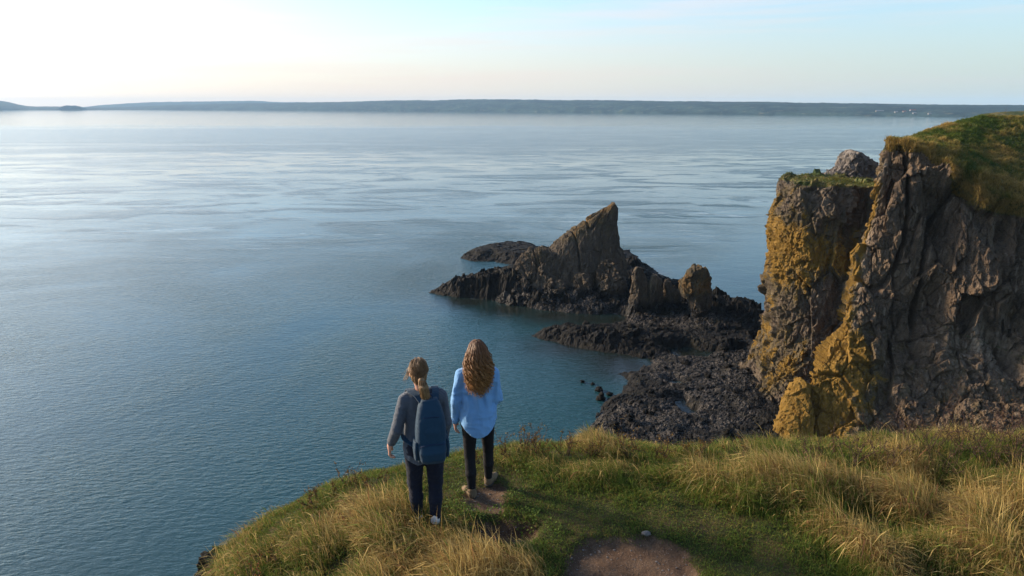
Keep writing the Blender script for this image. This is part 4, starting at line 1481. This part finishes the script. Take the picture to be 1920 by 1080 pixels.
def hand(F, w, dirv, palm, thumb, k=0.006, curl=0.6):
    """palm of four metacarpals, four bent fingers and a thumb; dirv points along the hand, palm is the way it faces, thumb the thumb side"""
    w, d, pn, th = (np.array(a, float) for a in (w, dirv, palm, thumb))
    d /= np.linalg.norm(d)
    th = th - d * (th @ d)
    th /= np.linalg.norm(th)
    pn = np.cross(d, th) * (1 if np.cross(d, th) @ pn > 0 else -1)
    F.cone(w - d * 0.03, w + d * 0.02, 0.026, 0.026, 0.012)
    for j, (off, L) in enumerate(((0.030, 0.070), (0.010, 0.080), (-0.010, 0.074), (-0.028, 0.058))):
        kn = w + d * (0.088 - abs(off - 0.01) * 0.25) + th * off
        F.cone(w + d * 0.005 + th * off * 0.6, kn, 0.016, 0.0115, 0.014)
        a = curl * (0.7 + 0.12 * j)
        p1 = kn + (d * math.cos(a * 0.6) + pn * math.sin(a * 0.6)) * L * 0.45
        p2 = p1 + (d * math.cos(a * 1.5) + pn * math.sin(a * 1.5)) * L * 0.32
        p3 = p2 + (d * math.cos(a * 2.2) + pn * math.sin(a * 2.2)) * L * 0.22
        F.chain([kn, p1, p2, p3], [0.0100, 0.0092, 0.0084, 0.0070], 0.003)
    t0 = w + d * 0.022 + th * 0.022 + pn * 0.006
    t1 = t0 + (th * 0.55 + d * 0.75 + pn * 0.35) * 0.038
    t2 = t1 + (th * 0.25 + d * 0.9 + pn * 0.35) * 0.030
    F.chain([t0, t1, t2], [0.0150, 0.0115, 0.0085], 0.006)


def head(F, c, tilt=0.0):
    x, y, z = c
    F.ell((x, y - 0.012, z + 0.018), (0.074, 0.092, 0.098), 0.02)
    F.ell((x, y + 0.028, z - 0.045), (0.056, 0.062, 0.070), 0.03)
    F.ell((x, y + 0.070, z - 0.092), (0.020, 0.018, 0.016), 0.02)
    F.cone((x, y + 0.088, z + 0.012), (x, y + 0.108, z - 0.030), 0.008, 0.013, 0.012)
    F.cone((x - 0.03, y + 0.082, z + 0.030), (x + 0.03, y + 0.082, z + 0.030), 0.010, 0.010, 0.012)
    F.cone((x - 0.017, y + 0.086, z - 0.058), (x + 0.017, y + 0.086, z - 0.058), 0.006, 0.006, 0.005)
    for s in (-1, 1):
        F.ell((x + s * 0.076, y - 0.004, z - 0.010), (0.010, 0.018, 0.030), 0.006)
        F.ell((x + s * 0.040, y + 0.066, z - 0.025), (0.020, 0.02, 0.020), 0.015)


def cloth_material(name, c1, c2, stripes=None, scale=60, rough=0.9, sheen=0.2):
    t = NT(name)
    p = t.obj()
    n = t.noise(p, 9, 5, 0.6)
    col = t.mix(n, c1, c2)
    if stripes:
        w = t.n.new('ShaderNodeTexWave')
        w.bands_direction = 'Z'
        w.inputs['Scale'].default_value = stripes[0]
        w.inputs['Distortion'].default_value = 0.5
        t.l.new(p, w.inputs['Vector'])
        col = t.mix(t.rng(w.outputs['Fac'], 0.45, 0.75), col, stripes[1])
    weave = t.noise(p, scale * 6, 2, 0.5)
    b = t.bump(n, 0.012, 0.5)
    b = t.bump(weave, 0.002, 0.6, b)
    t.fin(col, rough, b, 0.2)
    t.b.inputs['Sheen Weight'].default_value = sheen
    return t.m


def skin_material():
    t = NT('skin')
    p = t.obj()
    n = t.noise(p, 18, 5, 0.6)
    t.fin(t.mix(n, (0.44, 0.22, 0.15), (0.58, 0.33, 0.24)), 0.55, t.bump(t.noise(p, 150, 3), 0.002, 0.5), 0.35)
    t.b.inputs['Subsurface Weight'].default_value = 0.08
    t.b.inputs['Subsurface Radius'].default_value = (0.02, 0.008, 0.005)
    return t.m


SKIN = skin_material()
HAIR = tint_material('hair_strand', 0.45, 0.25, 0.4)
BLUE_SHIRT = cloth_material('blue_shirt_cloth', (0.12, 0.27, 0.50), (0.16, 0.33, 0.56), None, 60, 0.85, 0.1)
STRIPED = cloth_material('striped_jersey', (0.022, 0.030, 0.048), (0.032, 0.041, 0.06), (34.0, (0.10, 0.112, 0.13)))
BLACK = cloth_material('black_leggings', (0.008, 0.008, 0.009), (0.013, 0.013, 0.015), None, 60, 0.85, 0.0)
DENIM = cloth_material('navy_denim', (0.005, 0.007, 0.015), (0.009, 0.012, 0.024), None, 80, 0.9, 0.05)
PACK = cloth_material('navy_nylon', (0.005, 0.028, 0.055), (0.007, 0.034, 0.066), None, 120, 0.7, 0.1)
PACKD = cloth_material('dark_webbing', (0.008, 0.020, 0.050), (0.012, 0.028, 0.065), None, 120, 0.75, 0.0)
SHOE = cloth_material('tan_suede', (0.10, 0.070, 0.042), (0.20, 0.145, 0.088), None, 60, 0.9, 0.0)
SHOED = cloth_material('dark_shoe', (0.02, 0.02, 0.024), (0.035, 0.034, 0.036), None, 60, 0.8, 0.0)
SOLE = cloth_material('rubber_sole', (0.03, 0.026, 0.022), (0.05, 0.045, 0.04), None, 60, 0.8, 0.0)
SOCK = cloth_material('white_sock', (0.6, 0.6, 0.6), (0.72, 0.72, 0.72), None, 60, 0.95, 0.0)
EYE = plain('eye_white', (0.6, 0.6, 0.58), 0.2)


def person_root(name, label, px, py, rz, group=None):
    c = at_height(px, py, GZ)
    x, y = float(c[0]), float(c[1])
    e = link(name, None, None, label, 'person', group, None, (x, y, float(ground_z([x], [y])[0][0]) - 0.005))
    e.rotation_euler = (0, 0, rz)
    return e


def eyes(parent, c):
    for s in (-1, 1):
        P = sphere_grid(12, 8) * 0.011 + np.array([c[0] + s * 0.030, c[1] + 0.074, c[2] + 0.010])
        link('eye', mesh_np('eye', P.reshape(-1, 3), [grid_faces(12, 8, True)], EYE), parent)


def folds(seed, amp, axis=(14, 14, 5)):
    def fn(p):
        a = fbm(p * np.array(axis) + seed, 3)
        b = np.abs(perlin(p * np.array([7, 7, 16]) + seed * 2))
        return amp * a + amp * 0.8 * (b - 0.2)
    return fn


def shoe(parent, c, yaw, main, seed):
    """c: ground point under the heel; built in its own field, toe towards +Y turned by yaw"""
    F = Field((-0.09, -0.09, -0.03), (0.09, 0.25, 0.20), 0.005)
    F.ell((0, 0.0, 0.045), (0.036, 0.044, 0.05), 0.01)
    F.cone((0, 0.0, 0.055), (0, 0.09, 0.050), 0.038, 0.040, 0.03)
    F.cone((0, 0.09, 0.045), (0, 0.165, 0.034), 0.042, 0.032, 0.03)
    F.cone((0, 0.0, 0.07), (0, -0.005, 0.125), 0.040, 0.042, 0.03)
    F.cut(lambda X, Y, Z: np.maximum(0.018 - Z, Z - 0.125))
    F.disp(lambda p: 0.003 * fbm(p * 40 + seed, 3) + 0.002 * np.sign(np.sin(p[:, 1] * 260)) * ((p[:, 1] > 0.04) & (p[:, 1] < 0.12)))
    o = F.mesh('shoe', main, parent)
    F = Field((-0.09, -0.09, -0.03), (0.09, 0.25, 0.08), 0.005)
    F.ell((0, 0.0, 0.02), (0.043, 0.052, 0.05), 0.01)
    F.cone((0, 0.0, 0.02), (0, 0.165, 0.02), 0.042, 0.040, 0.02)
    F.cut(lambda X, Y, Z: np.maximum(0.0 - Z, Z - 0.026))
    F.mesh('sole', SOLE, o)
    o.location = c
    o.rotation_euler = (0, 0, yaw)
    return o


def strands(fn, n, seed, rad, base, tip, sides=4):
    r = np.random.default_rng(seed)
    lines, rads, cols = [], [], []
    for i in range(n):
        P = fn(r)
        lines.append(P)
        w = np.linspace(0, 1, len(P))
        rads.append(rad * r.uniform(0.6, 1.3) * (1 - 0.75 * w ** 2))
        k = r.random()
        c = np.array(base) * (0.65 + 0.7 * k)
        cols.append(c[None] + (np.array(tip) * (0.7 + 0.6 * k) - c)[None] * w[:, None] ** 1.2)
    return tubes(lines, rads, sides, cols)


# --- the taller walker: loose blue shirt, black leggings, long curly hair
p2 = person_root('person', 'person with long curly red-brown hair in a loose light blue shirt', 898, 921, math.radians(6))
HC2 = (0.0, 0.02, 1.555)
LF, RFt = (-0.075, -0.05, 0.0), (0.115, 0.17, 0.01)
LEG_L = [(-0.088, -0.005, 0.86), (-0.092, 0.01, 0.47), (-0.078, -0.045, 0.10)]
LEG_R = [(0.088, -0.005, 0.86), (0.112, 0.12, 0.48), (0.115, 0.165, 0.11)]
ARM_L = [(-0.172, -0.015, 1.335), (-0.222, -0.035, 1.07), (-0.235, 0.02, 0.835)]
ARM_R = [(0.168, -0.015, 1.335), (0.200, -0.01, 1.075), (0.120, 0.190, 1.00)]
TOR = [(0.80, 0, -0.015, 0.165, 0.115), (0.90, 0, -0.02, 0.172, 0.120), (1.02, 0, 0.0, 0.140, 0.098), (1.12, 0, 0.0, 0.135, 0.098), (1.24, 0, 0.0, 0.158, 0.105), (1.33, 0, -0.01, 0.165, 0.095), (1.385, 0, -0.012, 0.110, 0.070)]


def body(root, tor, arms, legs, hc, feet, leg_r, arm_r, hands):
    F = Field((-0.42, -0.30, -0.02), (0.42, 0.36, 1.74), 0.0055)
    F.torso(tor, 0.03)
    head(F, hc)
    F.cone((0, -0.012, tor[-1][0] - 0.03), (hc[0], hc[1] - 0.012, hc[2] - 0.06), 0.054, 0.050, 0.03)
    for a in arms:
        F.chain(a, arm_r, 0.025)
    for l in legs:
        F.chain(l, leg_r, 0.03)
    for f in feet:
        F.cone((f[0], f[1], f[2] + 0.05), (f[0], f[1] + 0.13, f[2] + 0.04), 0.032, 0.026, 0.03)
    for h in hands:
        hand(F, *h)
    o = F.mesh('body', SKIN, root)
    eyes(o, hc)
    return o


body(p2, TOR, (ARM_L, ARM_R), (LEG_L, LEG_R), HC2, (LF, RFt), (0.080, 0.052, 0.036), (0.044, 0.036, 0.025),
     ((ARM_L[2], (-0.02, 0.16, -1), (1, 0.1, 0), (0, 1, 0.15)), (ARM_R[2], (-0.6, 0.7, -0.1), (-0.3, 0, -1), (0, 0.2, 1))))
F = Field((-0.30, -0.22, 0.06), (0.30, 0.34, 1.0), 0.006)
F.torso([(0.80, 0, -0.015, 0.165, 0.118), (0.90, 0, -0.02, 0.176, 0.125), (0.97, 0, -0.01, 0.160, 0.112)], 0.02, 0.002)
for s in (-1, 1):
    F.ell((s * 0.078, -0.06, 0.845), (0.090, 0.085, 0.095), 0.03)
for l in (LEG_L, LEG_R):
    kx = (np.array(l[1]) * 0.45 + np.array(l[2]) * 0.55) + np.array([0, -0.022, 0.02])
    F.chain([l[0], l[1]], [0.089, 0.058], 0.03)
    F.chain([l[1], kx, l[2]], [0.058, 0.055, 0.040], 0.02)
F.disp(folds(3.0, 0.003, (10, 10, 26)))
F.cut(lambda X, Y, Z: 0.10 - Z)
F.mesh('leggings', BLACK, p2)
# shirt: wide body, rounded tail, full sleeves pushed up to the wrist
F = Field((-0.36, -0.26, 0.60), (0.36, 0.36, 1.46), 0.006)
F.torso([(0.68, 0, -0.03, 0.182, 0.155), (0.80, 0, -0.025, 0.192, 0.160), (0.92, 0, -0.015, 0.196, 0.152), (1.05, 0, -0.005, 0.186, 0.132), (1.16, 0, 0.0, 0.182, 0.122), (1.27, 0, 0.0, 0.186, 0.120), (1.34, 0, -0.01, 0.172, 0.104), (1.405, 0, -0.012, 0.085, 0.062)], 0.03, 0.0, 2.2)
F.cone((-0.14, -0.012, 1.335), (0.14, -0.012, 1.335), 0.066, 0.066, 0.05)
for a, endf in ((ARM_L, 0.93), (ARM_R, 0.85)):
    e = np.array(a[1]) + (np.array(a[2]) - np.array(a[1])) * endf
    F.chain([a[0], a[1], e], [0.060, 0.053, 0.046], 0.02)
F.disp(folds(7.0, 0.013, (17, 17, 4.5)), 0.035)
F.disp(lambda p: 0.008 * np.sin(p[:, 0] * 62 + 4 * perlin(p * 4)) * (p[:, 1] < -0.02) * sstep(p[:, 2], 1.28, 1.15) * sstep(p[:, 2], 0.9, 1.1), 0.03)
F.cut(lambda X, Y, Z: np.where(np.abs(X) > 0.21, -1, (0.735 + 3.6 * X * X + np.where(Y > 0.0, 0.05, 0.0)) - Z))
fo = F.mesh('shirt', BLUE_SHIRT, p2)
for a, t0 in ((ARM_L, 0.80), (ARM_R, 0.72)):
    A, B = np.array(a[1]), np.array(a[2])
    P, Q = A + (B - A) * t0, A + (B - A) * (t0 + 0.16)
    Fc = Field(np.minimum(P, Q) - 0.09, np.maximum(P, Q) + 0.09, 0.005)
    Fc.cone(P, Q, 0.053, 0.047, 0.0)
    dd = (Q - P) / np.linalg.norm(Q - P)
    Fc.cut(lambda X, Y, Z: np.maximum(-((X - P[0]) * dd[0] + (Y - P[1]) * dd[1] + (Z - P[2]) * dd[2]), (X - Q[0]) * dd[0] + (Y - Q[1]) * dd[1] + (Z - Q[2]) * dd[2]))
    Fc.disp(folds(9.0, 0.005, (20, 20, 20)))
    Fc.mesh('cuff', BLUE_SHIRT, fo)
shoe(p2, LF, math.radians(28), SHOE, 1.0)
shoe(p2, RFt, math.radians(-32), SHOE, 2.0)
# hair: a soft inner mass and a few hundred curling strands over it
F = Field((-0.26, -0.26, 1.08), (0.26, 0.18, 1.72), 0.006)
F.ell((0, 0.0, 1.575), (0.088, 0.102, 0.108), 0.02)
F.chain([(0, -0.045, 1.53), (0.0, -0.080, 1.42), (0.008, -0.094, 1.34), (0.012, -0.100, 1.30)], [0.084, 0.088, 0.080, 0.054], 0.05)
F.cone((-0.075, 0.0, 1.52), (-0.105, -0.02, 1.37), 0.050, 0.040, 0.04)
F.cone((0.075, -0.01, 1.52), (0.10, -0.03, 1.38), 0.046, 0.045, 0.04)
F.cut(lambda X, Y, Z: -(0.075 - Y) * 1.0)
F.disp(lambda p: 0.016 * fbm(p * np.array([22, 22, 12]), 3), 0.03)
t = NT('hair_mass')
tp = t.obj()
nn = t.noise(t.mapping(tp, (60, 60, 14)), 1.0, 5, 0.6)
t.fin(t.mix(t.rng(nn, 0.3, 0.7), (0.080, 0.034, 0.013), (0.26, 0.125, 0.045)), 0.55, t.bump(nn, 0.01, 1.0), 0.3)
HMASS = t.m
hair = F.mesh('hair', HMASS, p2)


def curl(r):
    a = r.uniform(0.25, 2 * math.pi - 0.25) + math.pi / 2        # round the head, the face left free
    el = r.uniform(-0.1, 1.3)
    c = np.array([0.0, 0.0, 1.575])
    p0 = c + np.array([math.cos(a) * math.cos(el) * 0.092, math.sin(a) * math.cos(el) * 0.104, math.sin(el) * 0.110])
    back = -math.sin(a)
    L = r.uniform(0.75, 1.05) * (0.235 + 0.095 * max(0, back))
    x_end = math.cos(a) * r.uniform(0.08, 0.130) + 0.010
    y_end = -0.05 - 0.165 * r.uniform(0.55, 1.0) * (0.5 + 0.5 * back)
    m = 34
    w = np.linspace(0, 1, m)
    z0 = p0[2]
    z = z0 - (z0 - (1.50 - L)) * w ** 1.15
    f = np.clip(w * 1.5, 0, 1) ** 0.8
    x = p0[0] + (x_end - p0[0]) * f
    y = p0[1] + (y_end - p0[1]) * f
    bul = np.sin(np.clip(w * 1.2, 0, 1) * math.pi) * 0.022
    x = x + math.cos(a) * bul
    y = y + math.sin(a) * bul
    turns = r.uniform(3.5, 7.0)
    ph = r.uniform(0, 6.28)
    amp = np.clip(w * 2.2 - 0.25, 0, 1) * r.uniform(0.014, 0.030)
    return np.stack([x + amp * np.cos(ph + turns * 6.28 * w), y + amp * np.sin(ph + turns * 6.28 * w), z], -1)


v, f, c = strands(curl, 460, 5, 0.0052, (0.13, 0.052, 0.018), (0.42, 0.20, 0.06))
link('curls', mesh_np('curls', v, f, HAIR, True, None, c), hair)


def flyaway(r):
    P = curl(r)
    c = np.array([0.0, -0.03, 0.0])
    w = np.linspace(0, 1, len(P))[:, None]
    out = (P - np.array([0, 0, 0])) * np.array([1, 1, 0]) - c
    out = out / (np.linalg.norm(out, axis=1, keepdims=True) + 1e-6)
    return P + out * (0.008 + 0.028 * r.random()) * w


v, f, c = strands(flyaway, 90, 15, 0.0014, (0.26, 0.12, 0.04), (0.50, 0.28, 0.10))
link('loose_strands', mesh_np('loose_strands', v, f, HAIR, True, None, c), hair)

# --- the other walker: striped top, navy jeans, low ponytail
p1 = person_root('person', 'person with a ponytail in a striped top and navy jeans wearing the backpack', 801, 986, math.radians(15))
HC1 = (-0.03, 0.02, 1.545)
LF1, RF1 = (-0.085, 0.06, 0.0), (0.075, -0.06, 0.0)
LG1 = [(-0.095, -0.005, 0.85), (-0.100, 0.06, 0.46), (-0.085, 0.055, 0.10)]
RG1 = [(0.095, -0.005, 0.85), (0.098, 0.0, 0.46), (0.075, -0.055, 0.11)]
AL1 = [(-0.178, -0.02, 1.310), (-0.262, -0.06, 1.06), (-0.325, 0.03, 0.865)]
AR1 = [(0.178, -0.01, 1.310), (0.215, -0.01, 1.05), (0.205, 0.08, 0.83)]
TOR1 = [(0.79, 0, -0.015, 0.178, 0.125), (0.90, 0, -0.02, 0.186, 0.130), (1.02, 0, 0.0, 0.160, 0.115), (1.12, 0, 0.005, 0.158, 0.118), (1.23, 0, 0.0, 0.172, 0.120), (1.32, 0, -0.01, 0.176, 0.100), (1.37, 0, -0.012, 0.115, 0.074)]
body(p1, TOR1, (AL1, AR1), (LG1, RG1), HC1, (LF1, RF1), (0.088, 0.058, 0.040), (0.050, 0.040, 0.028),
     ((AL1[2], (-0.12, 0.10, -1), (1, 0.2, 0), (0.1, 1, 0.1), 0.006, 0.95), (AR1[2], (0.05, 0.15, -1), (-1, 0.1, 0), (0, 1, 0.1))))
F = Field((-0.32, -0.24, 0.05), (0.32, 0.28, 1.0), 0.006)
F.torso([(0.79, 0, -0.015, 0.178, 0.128), (0.90, 0, -0.02, 0.190, 0.138), (0.97, 0, -0.01, 0.172, 0.122)], 0.02, 0.002)
for s in (-1, 1):
    F.ell((s * 0.085, -0.065, 0.835), (0.100, 0.095, 0.105), 0.03)
for l in (LG1, RG1):
    kx = (np.array(l[1]) * 0.5 + np.array(l[2]) * 0.5) + np.array([0, -0.018, 0.02])
    F.chain([l[0], l[1]], [0.108, 0.072], 0.03)
    F.chain([l[1], kx, l[2]], [0.072, 0.066, 0.050], 0.02)
F.disp(folds(4.0, 0.006, (12, 12, 24)))
F.cut(lambda X, Y, Z: 0.115 - Z)
F.mesh('jeans', DENIM, p1)
F = Field((-0.42, -0.28, 0.62), (0.38, 0.30, 1.45), 0.006)
F.torso([(0.74, 0, -0.02, 0.200, 0.150), (0.84, 0, -0.025, 0.206, 0.152), (0.95, 0, -0.012, 0.192, 0.142), (1.06, 0, 0.0, 0.182, 0.134), (1.18, 0, 0.004, 0.184, 0.132), (1.27, 0, 0.0, 0.188, 0.122), (1.335, 0, -0.01, 0.170, 0.100), (1.39, 0, -0.012, 0.085, 0.066)], 0.03, 0.0, 2.2)
F.cone((-0.150, -0.012, 1.315), (0.150, -0.012, 1.315), 0.062, 0.062, 0.05)
for a, endf in ((AL1, 0.72), (AR1, 0.72)):
    e = np.array(a[1]) + (np.array(a[2]) - np.array(a[1])) * endf
    F.chain([a[0], a[1], e], [0.062, 0.055, 0.047], 0.02)
F.disp(folds(6.0, 0.010, (14, 14, 7)), 0.03)
F.cut(lambda X, Y, Z: np.where(np.abs(X) > 0.225, -1, (0.755 + 0.02 * np.sin(X * 22)) - Z))
F.mesh('striped_top', STRIPED, p1)
shoe(p1, LF1, math.radians(8), SHOED, 3.0)
shoe(p1, RF1, math.radians(-22), SHOED, 4.0)
for fpos in (LF1, RF1):
    Fc = Field((fpos[0] - 0.07, fpos[1] - 0.07, 0.06), (fpos[0] + 0.07, fpos[1] + 0.07, 0.22), 0.005)
    Fc.cone((fpos[0], fpos[1] - 0.003, 0.09), (fpos[0], fpos[1], 0.17), 0.047, 0.046, 0.0)
    Fc.mesh('sock', SOCK, p1)
F = Field((-0.20, -0.24, 1.20), (0.20, 0.18, 1.72), 0.005)
F.ell((HC1[0], HC1[1] - 0.018, HC1[2] + 0.022), (0.084, 0.098, 0.104), 0.02)
F.ell((HC1[0], HC1[1] - 0.075, HC1[2] - 0.035), (0.060, 0.045, 0.055), 0.03)
F.cut(lambda X, Y, Z: (Y - HC1[1] - 0.055) + 0.5 * np.minimum(0, Z - HC1[2] - 0.08))
F.cut(lambda X, Y, Z: (HC1[2] - 0.085) - Z + 0.6 * (Y - HC1[1] + 0.05))
F.chain([(-0.020, -0.125, 1.520), (-0.010, -0.158, 1.470), (0.005, -0.165, 1.40), (0.012, -0.168, 1.33), (0.014, -0.165, 1.285)], [0.030, 0.042, 0.040, 0.032, 0.014], 0.012)
F.disp(lambda p: 0.008 * fbm(p * np.array([40, 40, 9]), 3), 0.03)
t = NT('fair_hair_mass')
tp = t.obj()
nn = t.noise(t.mapping(tp, (70, 70, 12)), 1.0, 5, 0.6)
t.fin(t.mix(t.rng(nn, 0.3, 0.7), (0.085, 0.045, 0.018), (0.26, 0.145, 0.060)), 0.5, t.bump(nn, 0.008, 1.0), 0.35)
hair1 = F.mesh('hair', t.m, p1)


def tail_strand(r):
    m = 18
    w = np.linspace(0, 1, m)
    a = r.uniform(0, 6.28)
    rr = 0.044 * math.sqrt(r.random())
    env = np.sin(np.clip(w * 0.85 + 0.15, 0, 1) * math.pi) ** 0.6
    x = -0.015 + 0.03 * w + math.cos(a) * rr * env + r.normal(0, 0.004)
    y = -0.150 - 0.02 * np.sin(w * 3.1) + math.sin(a) * rr * env
    z = 1.530 - w * r.uniform(0.19, 0.265)
    ph = r.uniform(0, 6.28)
    am = 0.006 * w
    return np.stack([x + am * np.sin(ph + w * 14), y + am * np.cos(ph + w * 12), z], -1)


def cap_strand(r):
    m = 16
    w = np.linspace(0, 1, m)
    a = r.uniform(0.0, math.pi)
    el = r.uniform(0.15, 1.25)
    p0 = np.array([math.cos(a) * math.cos(el), math.sin(a) * math.cos(el) * 0.6, math.sin(el)])
    p1_ = np.array([0.08, -0.98, -0.12 + r.normal(0, 0.1)])
    d = p0[None] * (1 - w)[:, None] + p1_[None] * w[:, None]
    d[:, 0] += math.cos(a) * 0.5 * np.sin(w * math.pi)
    d /= np.linalg.norm(d, axis=1, keepdims=True)
    d = d * (1.0 + 0.05 * abs(r.normal()) + 0.03 * np.sin(w * 7 + r.uniform(0, 6)))[:, None]
    return np.array([HC1[0], HC1[1] - 0.018, HC1[2] + 0.022]) + d * np.array([0.087, 0.101, 0.107])


def wisp(r):
    m = 10
    w = np.linspace(0, 1, m)
    p0 = np.array([HC1[0] - 0.078, HC1[1] + r.uniform(0.02, 0.06), HC1[2] + r.uniform(-0.02, 0.04)])
    return p0 + np.stack([-w * r.uniform(0.02, 0.06), 0.02 * w, -w * r.uniform(0.05, 0.11)], -1) + 0.004 * np.sin(w * 9 + r.uniform(0, 6))[:, None]


v1, f1_, c1_ = strands(tail_strand, 190, 8, 0.0028, (0.17, 0.098, 0.042), (0.46, 0.29, 0.125))
v2, f2_, c2_ = strands(cap_strand, 210, 9, 0.0022, (0.24, 0.135, 0.058), (0.17, 0.095, 0.040))
v3, f3_, c3_ = strands(wisp, 26, 10, 0.0016, (0.30, 0.19, 0.09), (0.42, 0.28, 0.14))
link('ponytail', mesh_np('ponytail', v1, f1_, HAIR, True, None, c1_), hair1)
link('combed_strands', mesh_np('combed_strands', np.concatenate([v2, v3]), [np.concatenate([f2_[0], f3_[0] + len(v2)])], HAIR, True, None, np.concatenate([c2_, c3_])), hair1)

# --- the backpack on the second walker's back: a thing of its own
bp = link('backpack', None, None, 'navy blue backpack with a zipped front pocket worn on the back', 'backpack', None, None, tuple(p1.location))
bp.rotation_euler = (0, 0, p1.rotation_euler[2])
bp.scale = (0.90, 1, 1)
p1.scale = (0.93, 1, 1)
p2.scale = (0.95, 1, 1)
F = Field((-0.24, -0.46, 0.74), (0.30, -0.05, 1.46), 0.006)
X0 = 0.035
F.torso([(0.82, X0, -0.215, 0.128, 0.070), (0.86, X0, -0.225, 0.148, 0.095), (0.98, X0, -0.232, 0.152, 0.108), (1.12, X0, -0.228, 0.146, 0.100), (1.24, X0, -0.215, 0.132, 0.085), (1.33, X0, -0.195, 0.108, 0.064), (1.375, X0, -0.185, 0.070, 0.040)], 0.01, 0.0, 3.2)
F.disp(lambda p: 0.006 * fbm(p * np.array([9, 9, 7]) + 2, 3) + 0.003 * np.abs(fbm(p * 24, 2)), 0.03)
F.mesh('pack_body', PACK, bp)
F = Field((-0.20, -0.48, 0.76), (0.26, -0.18, 1.10), 0.006)
F.torso([(0.835, X0 + 0.006, -0.285, 0.112, 0.062), (0.87, X0 + 0.006, -0.292, 0.128, 0.078), (0.94, X0 + 0.006, -0.296, 0.132, 0.080), (1.00, X0 + 0.006, -0.288, 0.128, 0.066), (1.02, X0 + 0.006, -0.28, 0.124, 0.054)], 0.01, 0.0, 3.0)
F.disp(lambda p: 0.006 * fbm(p * np.array([9, 9, 9]) + 6, 3), 0.03)
F.mesh('front_pocket', PACK, bp)
F = Field((-0.20, -0.46, 0.98), (0.26, -0.16, 1.30), 0.006)
F.torso([(1.03, X0, -0.262, 0.112, 0.072), (1.12, X0, -0.260, 0.108, 0.072), (1.20, X0, -0.245, 0.100, 0.062), (1.245, X0, -0.232, 0.088, 0.052)], 0.01, 0.0, 3.0)
F.disp(lambda p: 0.005 * fbm(p * np.array([9, 9, 9]) + 12, 3), 0.03)
F.mesh('upper_panel', PACK, bp)
for s in (-1, 1):
    F = Field((X0 + s * 0.155 - 0.06, -0.34, 0.80), (X0 + s * 0.155 + 0.06, -0.12, 1.08), 0.006)
    F.torso([(0.85, X0 + s * 0.148, -0.225, 0.020, 0.066), (0.95, X0 + s * 0.152, -0.23, 0.026, 0.076), (1.03, X0 + s * 0.150, -0.23, 0.018, 0.074)], 0.01, 0.0, 2.6)
    F.mesh('side_pocket', PACK, bp)


def strip(name, pts, w, th, side, mat, parent):
    """flat webbing along a smoothed polyline"""
    P = resample(np.array(pts, float), [8] * (len(pts) - 1), 0)
    T = np.gradient(P, axis=0)
    T /= np.linalg.norm(T, axis=1, keepdims=True)
    sd_ = np.array(side, float)[None] - T * (T @ np.array(side, float))[:, None]
    sd_ /= np.linalg.norm(sd_, axis=1, keepdims=True)
    N = np.cross(T, sd_)
    ring = [P + sd_ * w + N * th, P - sd_ * w + N * th, P - sd_ * w - N * th, P + sd_ * w - N * th]
    V = np.stack(ring, 0)
    link(name, mesh_np(name, V.reshape(-1, 3), [grid_faces(4, len(P), True)], mat, False), parent)


for s in (-1, 1):
    xs = s * 0.118
    strip('shoulder_strap', [(X0 + s * 0.055, -0.20, 1.345), (X0 * 0.6 + s * 0.085, -0.135, 1.392), (xs, -0.06, 1.408), (xs * 1.06, 0.01, 1.400), (xs * 1.12, 0.085, 1.345), (xs * 1.16, 0.132, 1.25), (s * 0.155, 0.140, 1.13), (s * 0.195, 0.075, 1.03), (s * 0.195, -0.06, 0.97), (X0 + s * 0.135, -0.155, 0.93)], 0.034, 0.006, (1, 0, 0), PACK, bp)
strip('grab_handle', [(X0 - 0.035, -0.175, 1.37), (X0 - 0.025, -0.165, 1.405), (X0 + 0.025, -0.165, 1.405), (X0 + 0.035, -0.175, 1.37)], 0.012, 0.004, (0, 1, 0), PACKD, bp)


def zipline(pts):
    P = resample(np.array(pts, float), [8] * (len(pts) - 1), 0)
    v, f, _ = tubes([P], [0.0042], 6)
    link('zip', mesh_np('zip', v, f, PACKD), bp)


zipline([(X0 - 0.128, -0.300, 0.985), (X0 - 0.10, -0.352, 1.012), (X0 + 0.0, -0.352, 1.020), (X0 + 0.11, -0.352, 1.012), (X0 + 0.136, -0.300, 0.985)])
zipline([(X0 - 0.098, -0.235, 1.215), (X0 - 0.072, -0.292, 1.245), (X0 + 0.0, -0.296, 1.250), (X0 + 0.072, -0.292, 1.245), (X0 + 0.098, -0.235, 1.215)])

# ------------------------------------------------------------------ the air between here and the far shore
hzm = bpy.data.materials.new('haze')
hzm.use_nodes = True
nn_, ll_ = hzm.node_tree.nodes, hzm.node_tree.links
nn_.clear()
ho = nn_.new('ShaderNodeOutputMaterial')
hv = nn_.new('ShaderNodeVolumePrincipled')
hv.inputs['Color'].default_value = (0.45, 0.72, 1.0, 1)
hv.inputs['Density'].default_value = 0.000052
hv.inputs['Anisotropy'].default_value = 0.0
ll_.new(hv.outputs[0], ho.inputs['Volume'])
B = np.array([(sx, sy, sz) for sz in (-4.0, 185.0) for sy in (-400, 13400) for sx in (-15500, 15500)], float)
link('haze', mesh_np('haze', B, [np.array([[0, 2, 3, 1], [4, 5, 7, 6], [0, 1, 5, 4], [1, 3, 7, 5], [3, 2, 6, 7], [2, 0, 4, 6]])], hzm, False), kind='stuff')
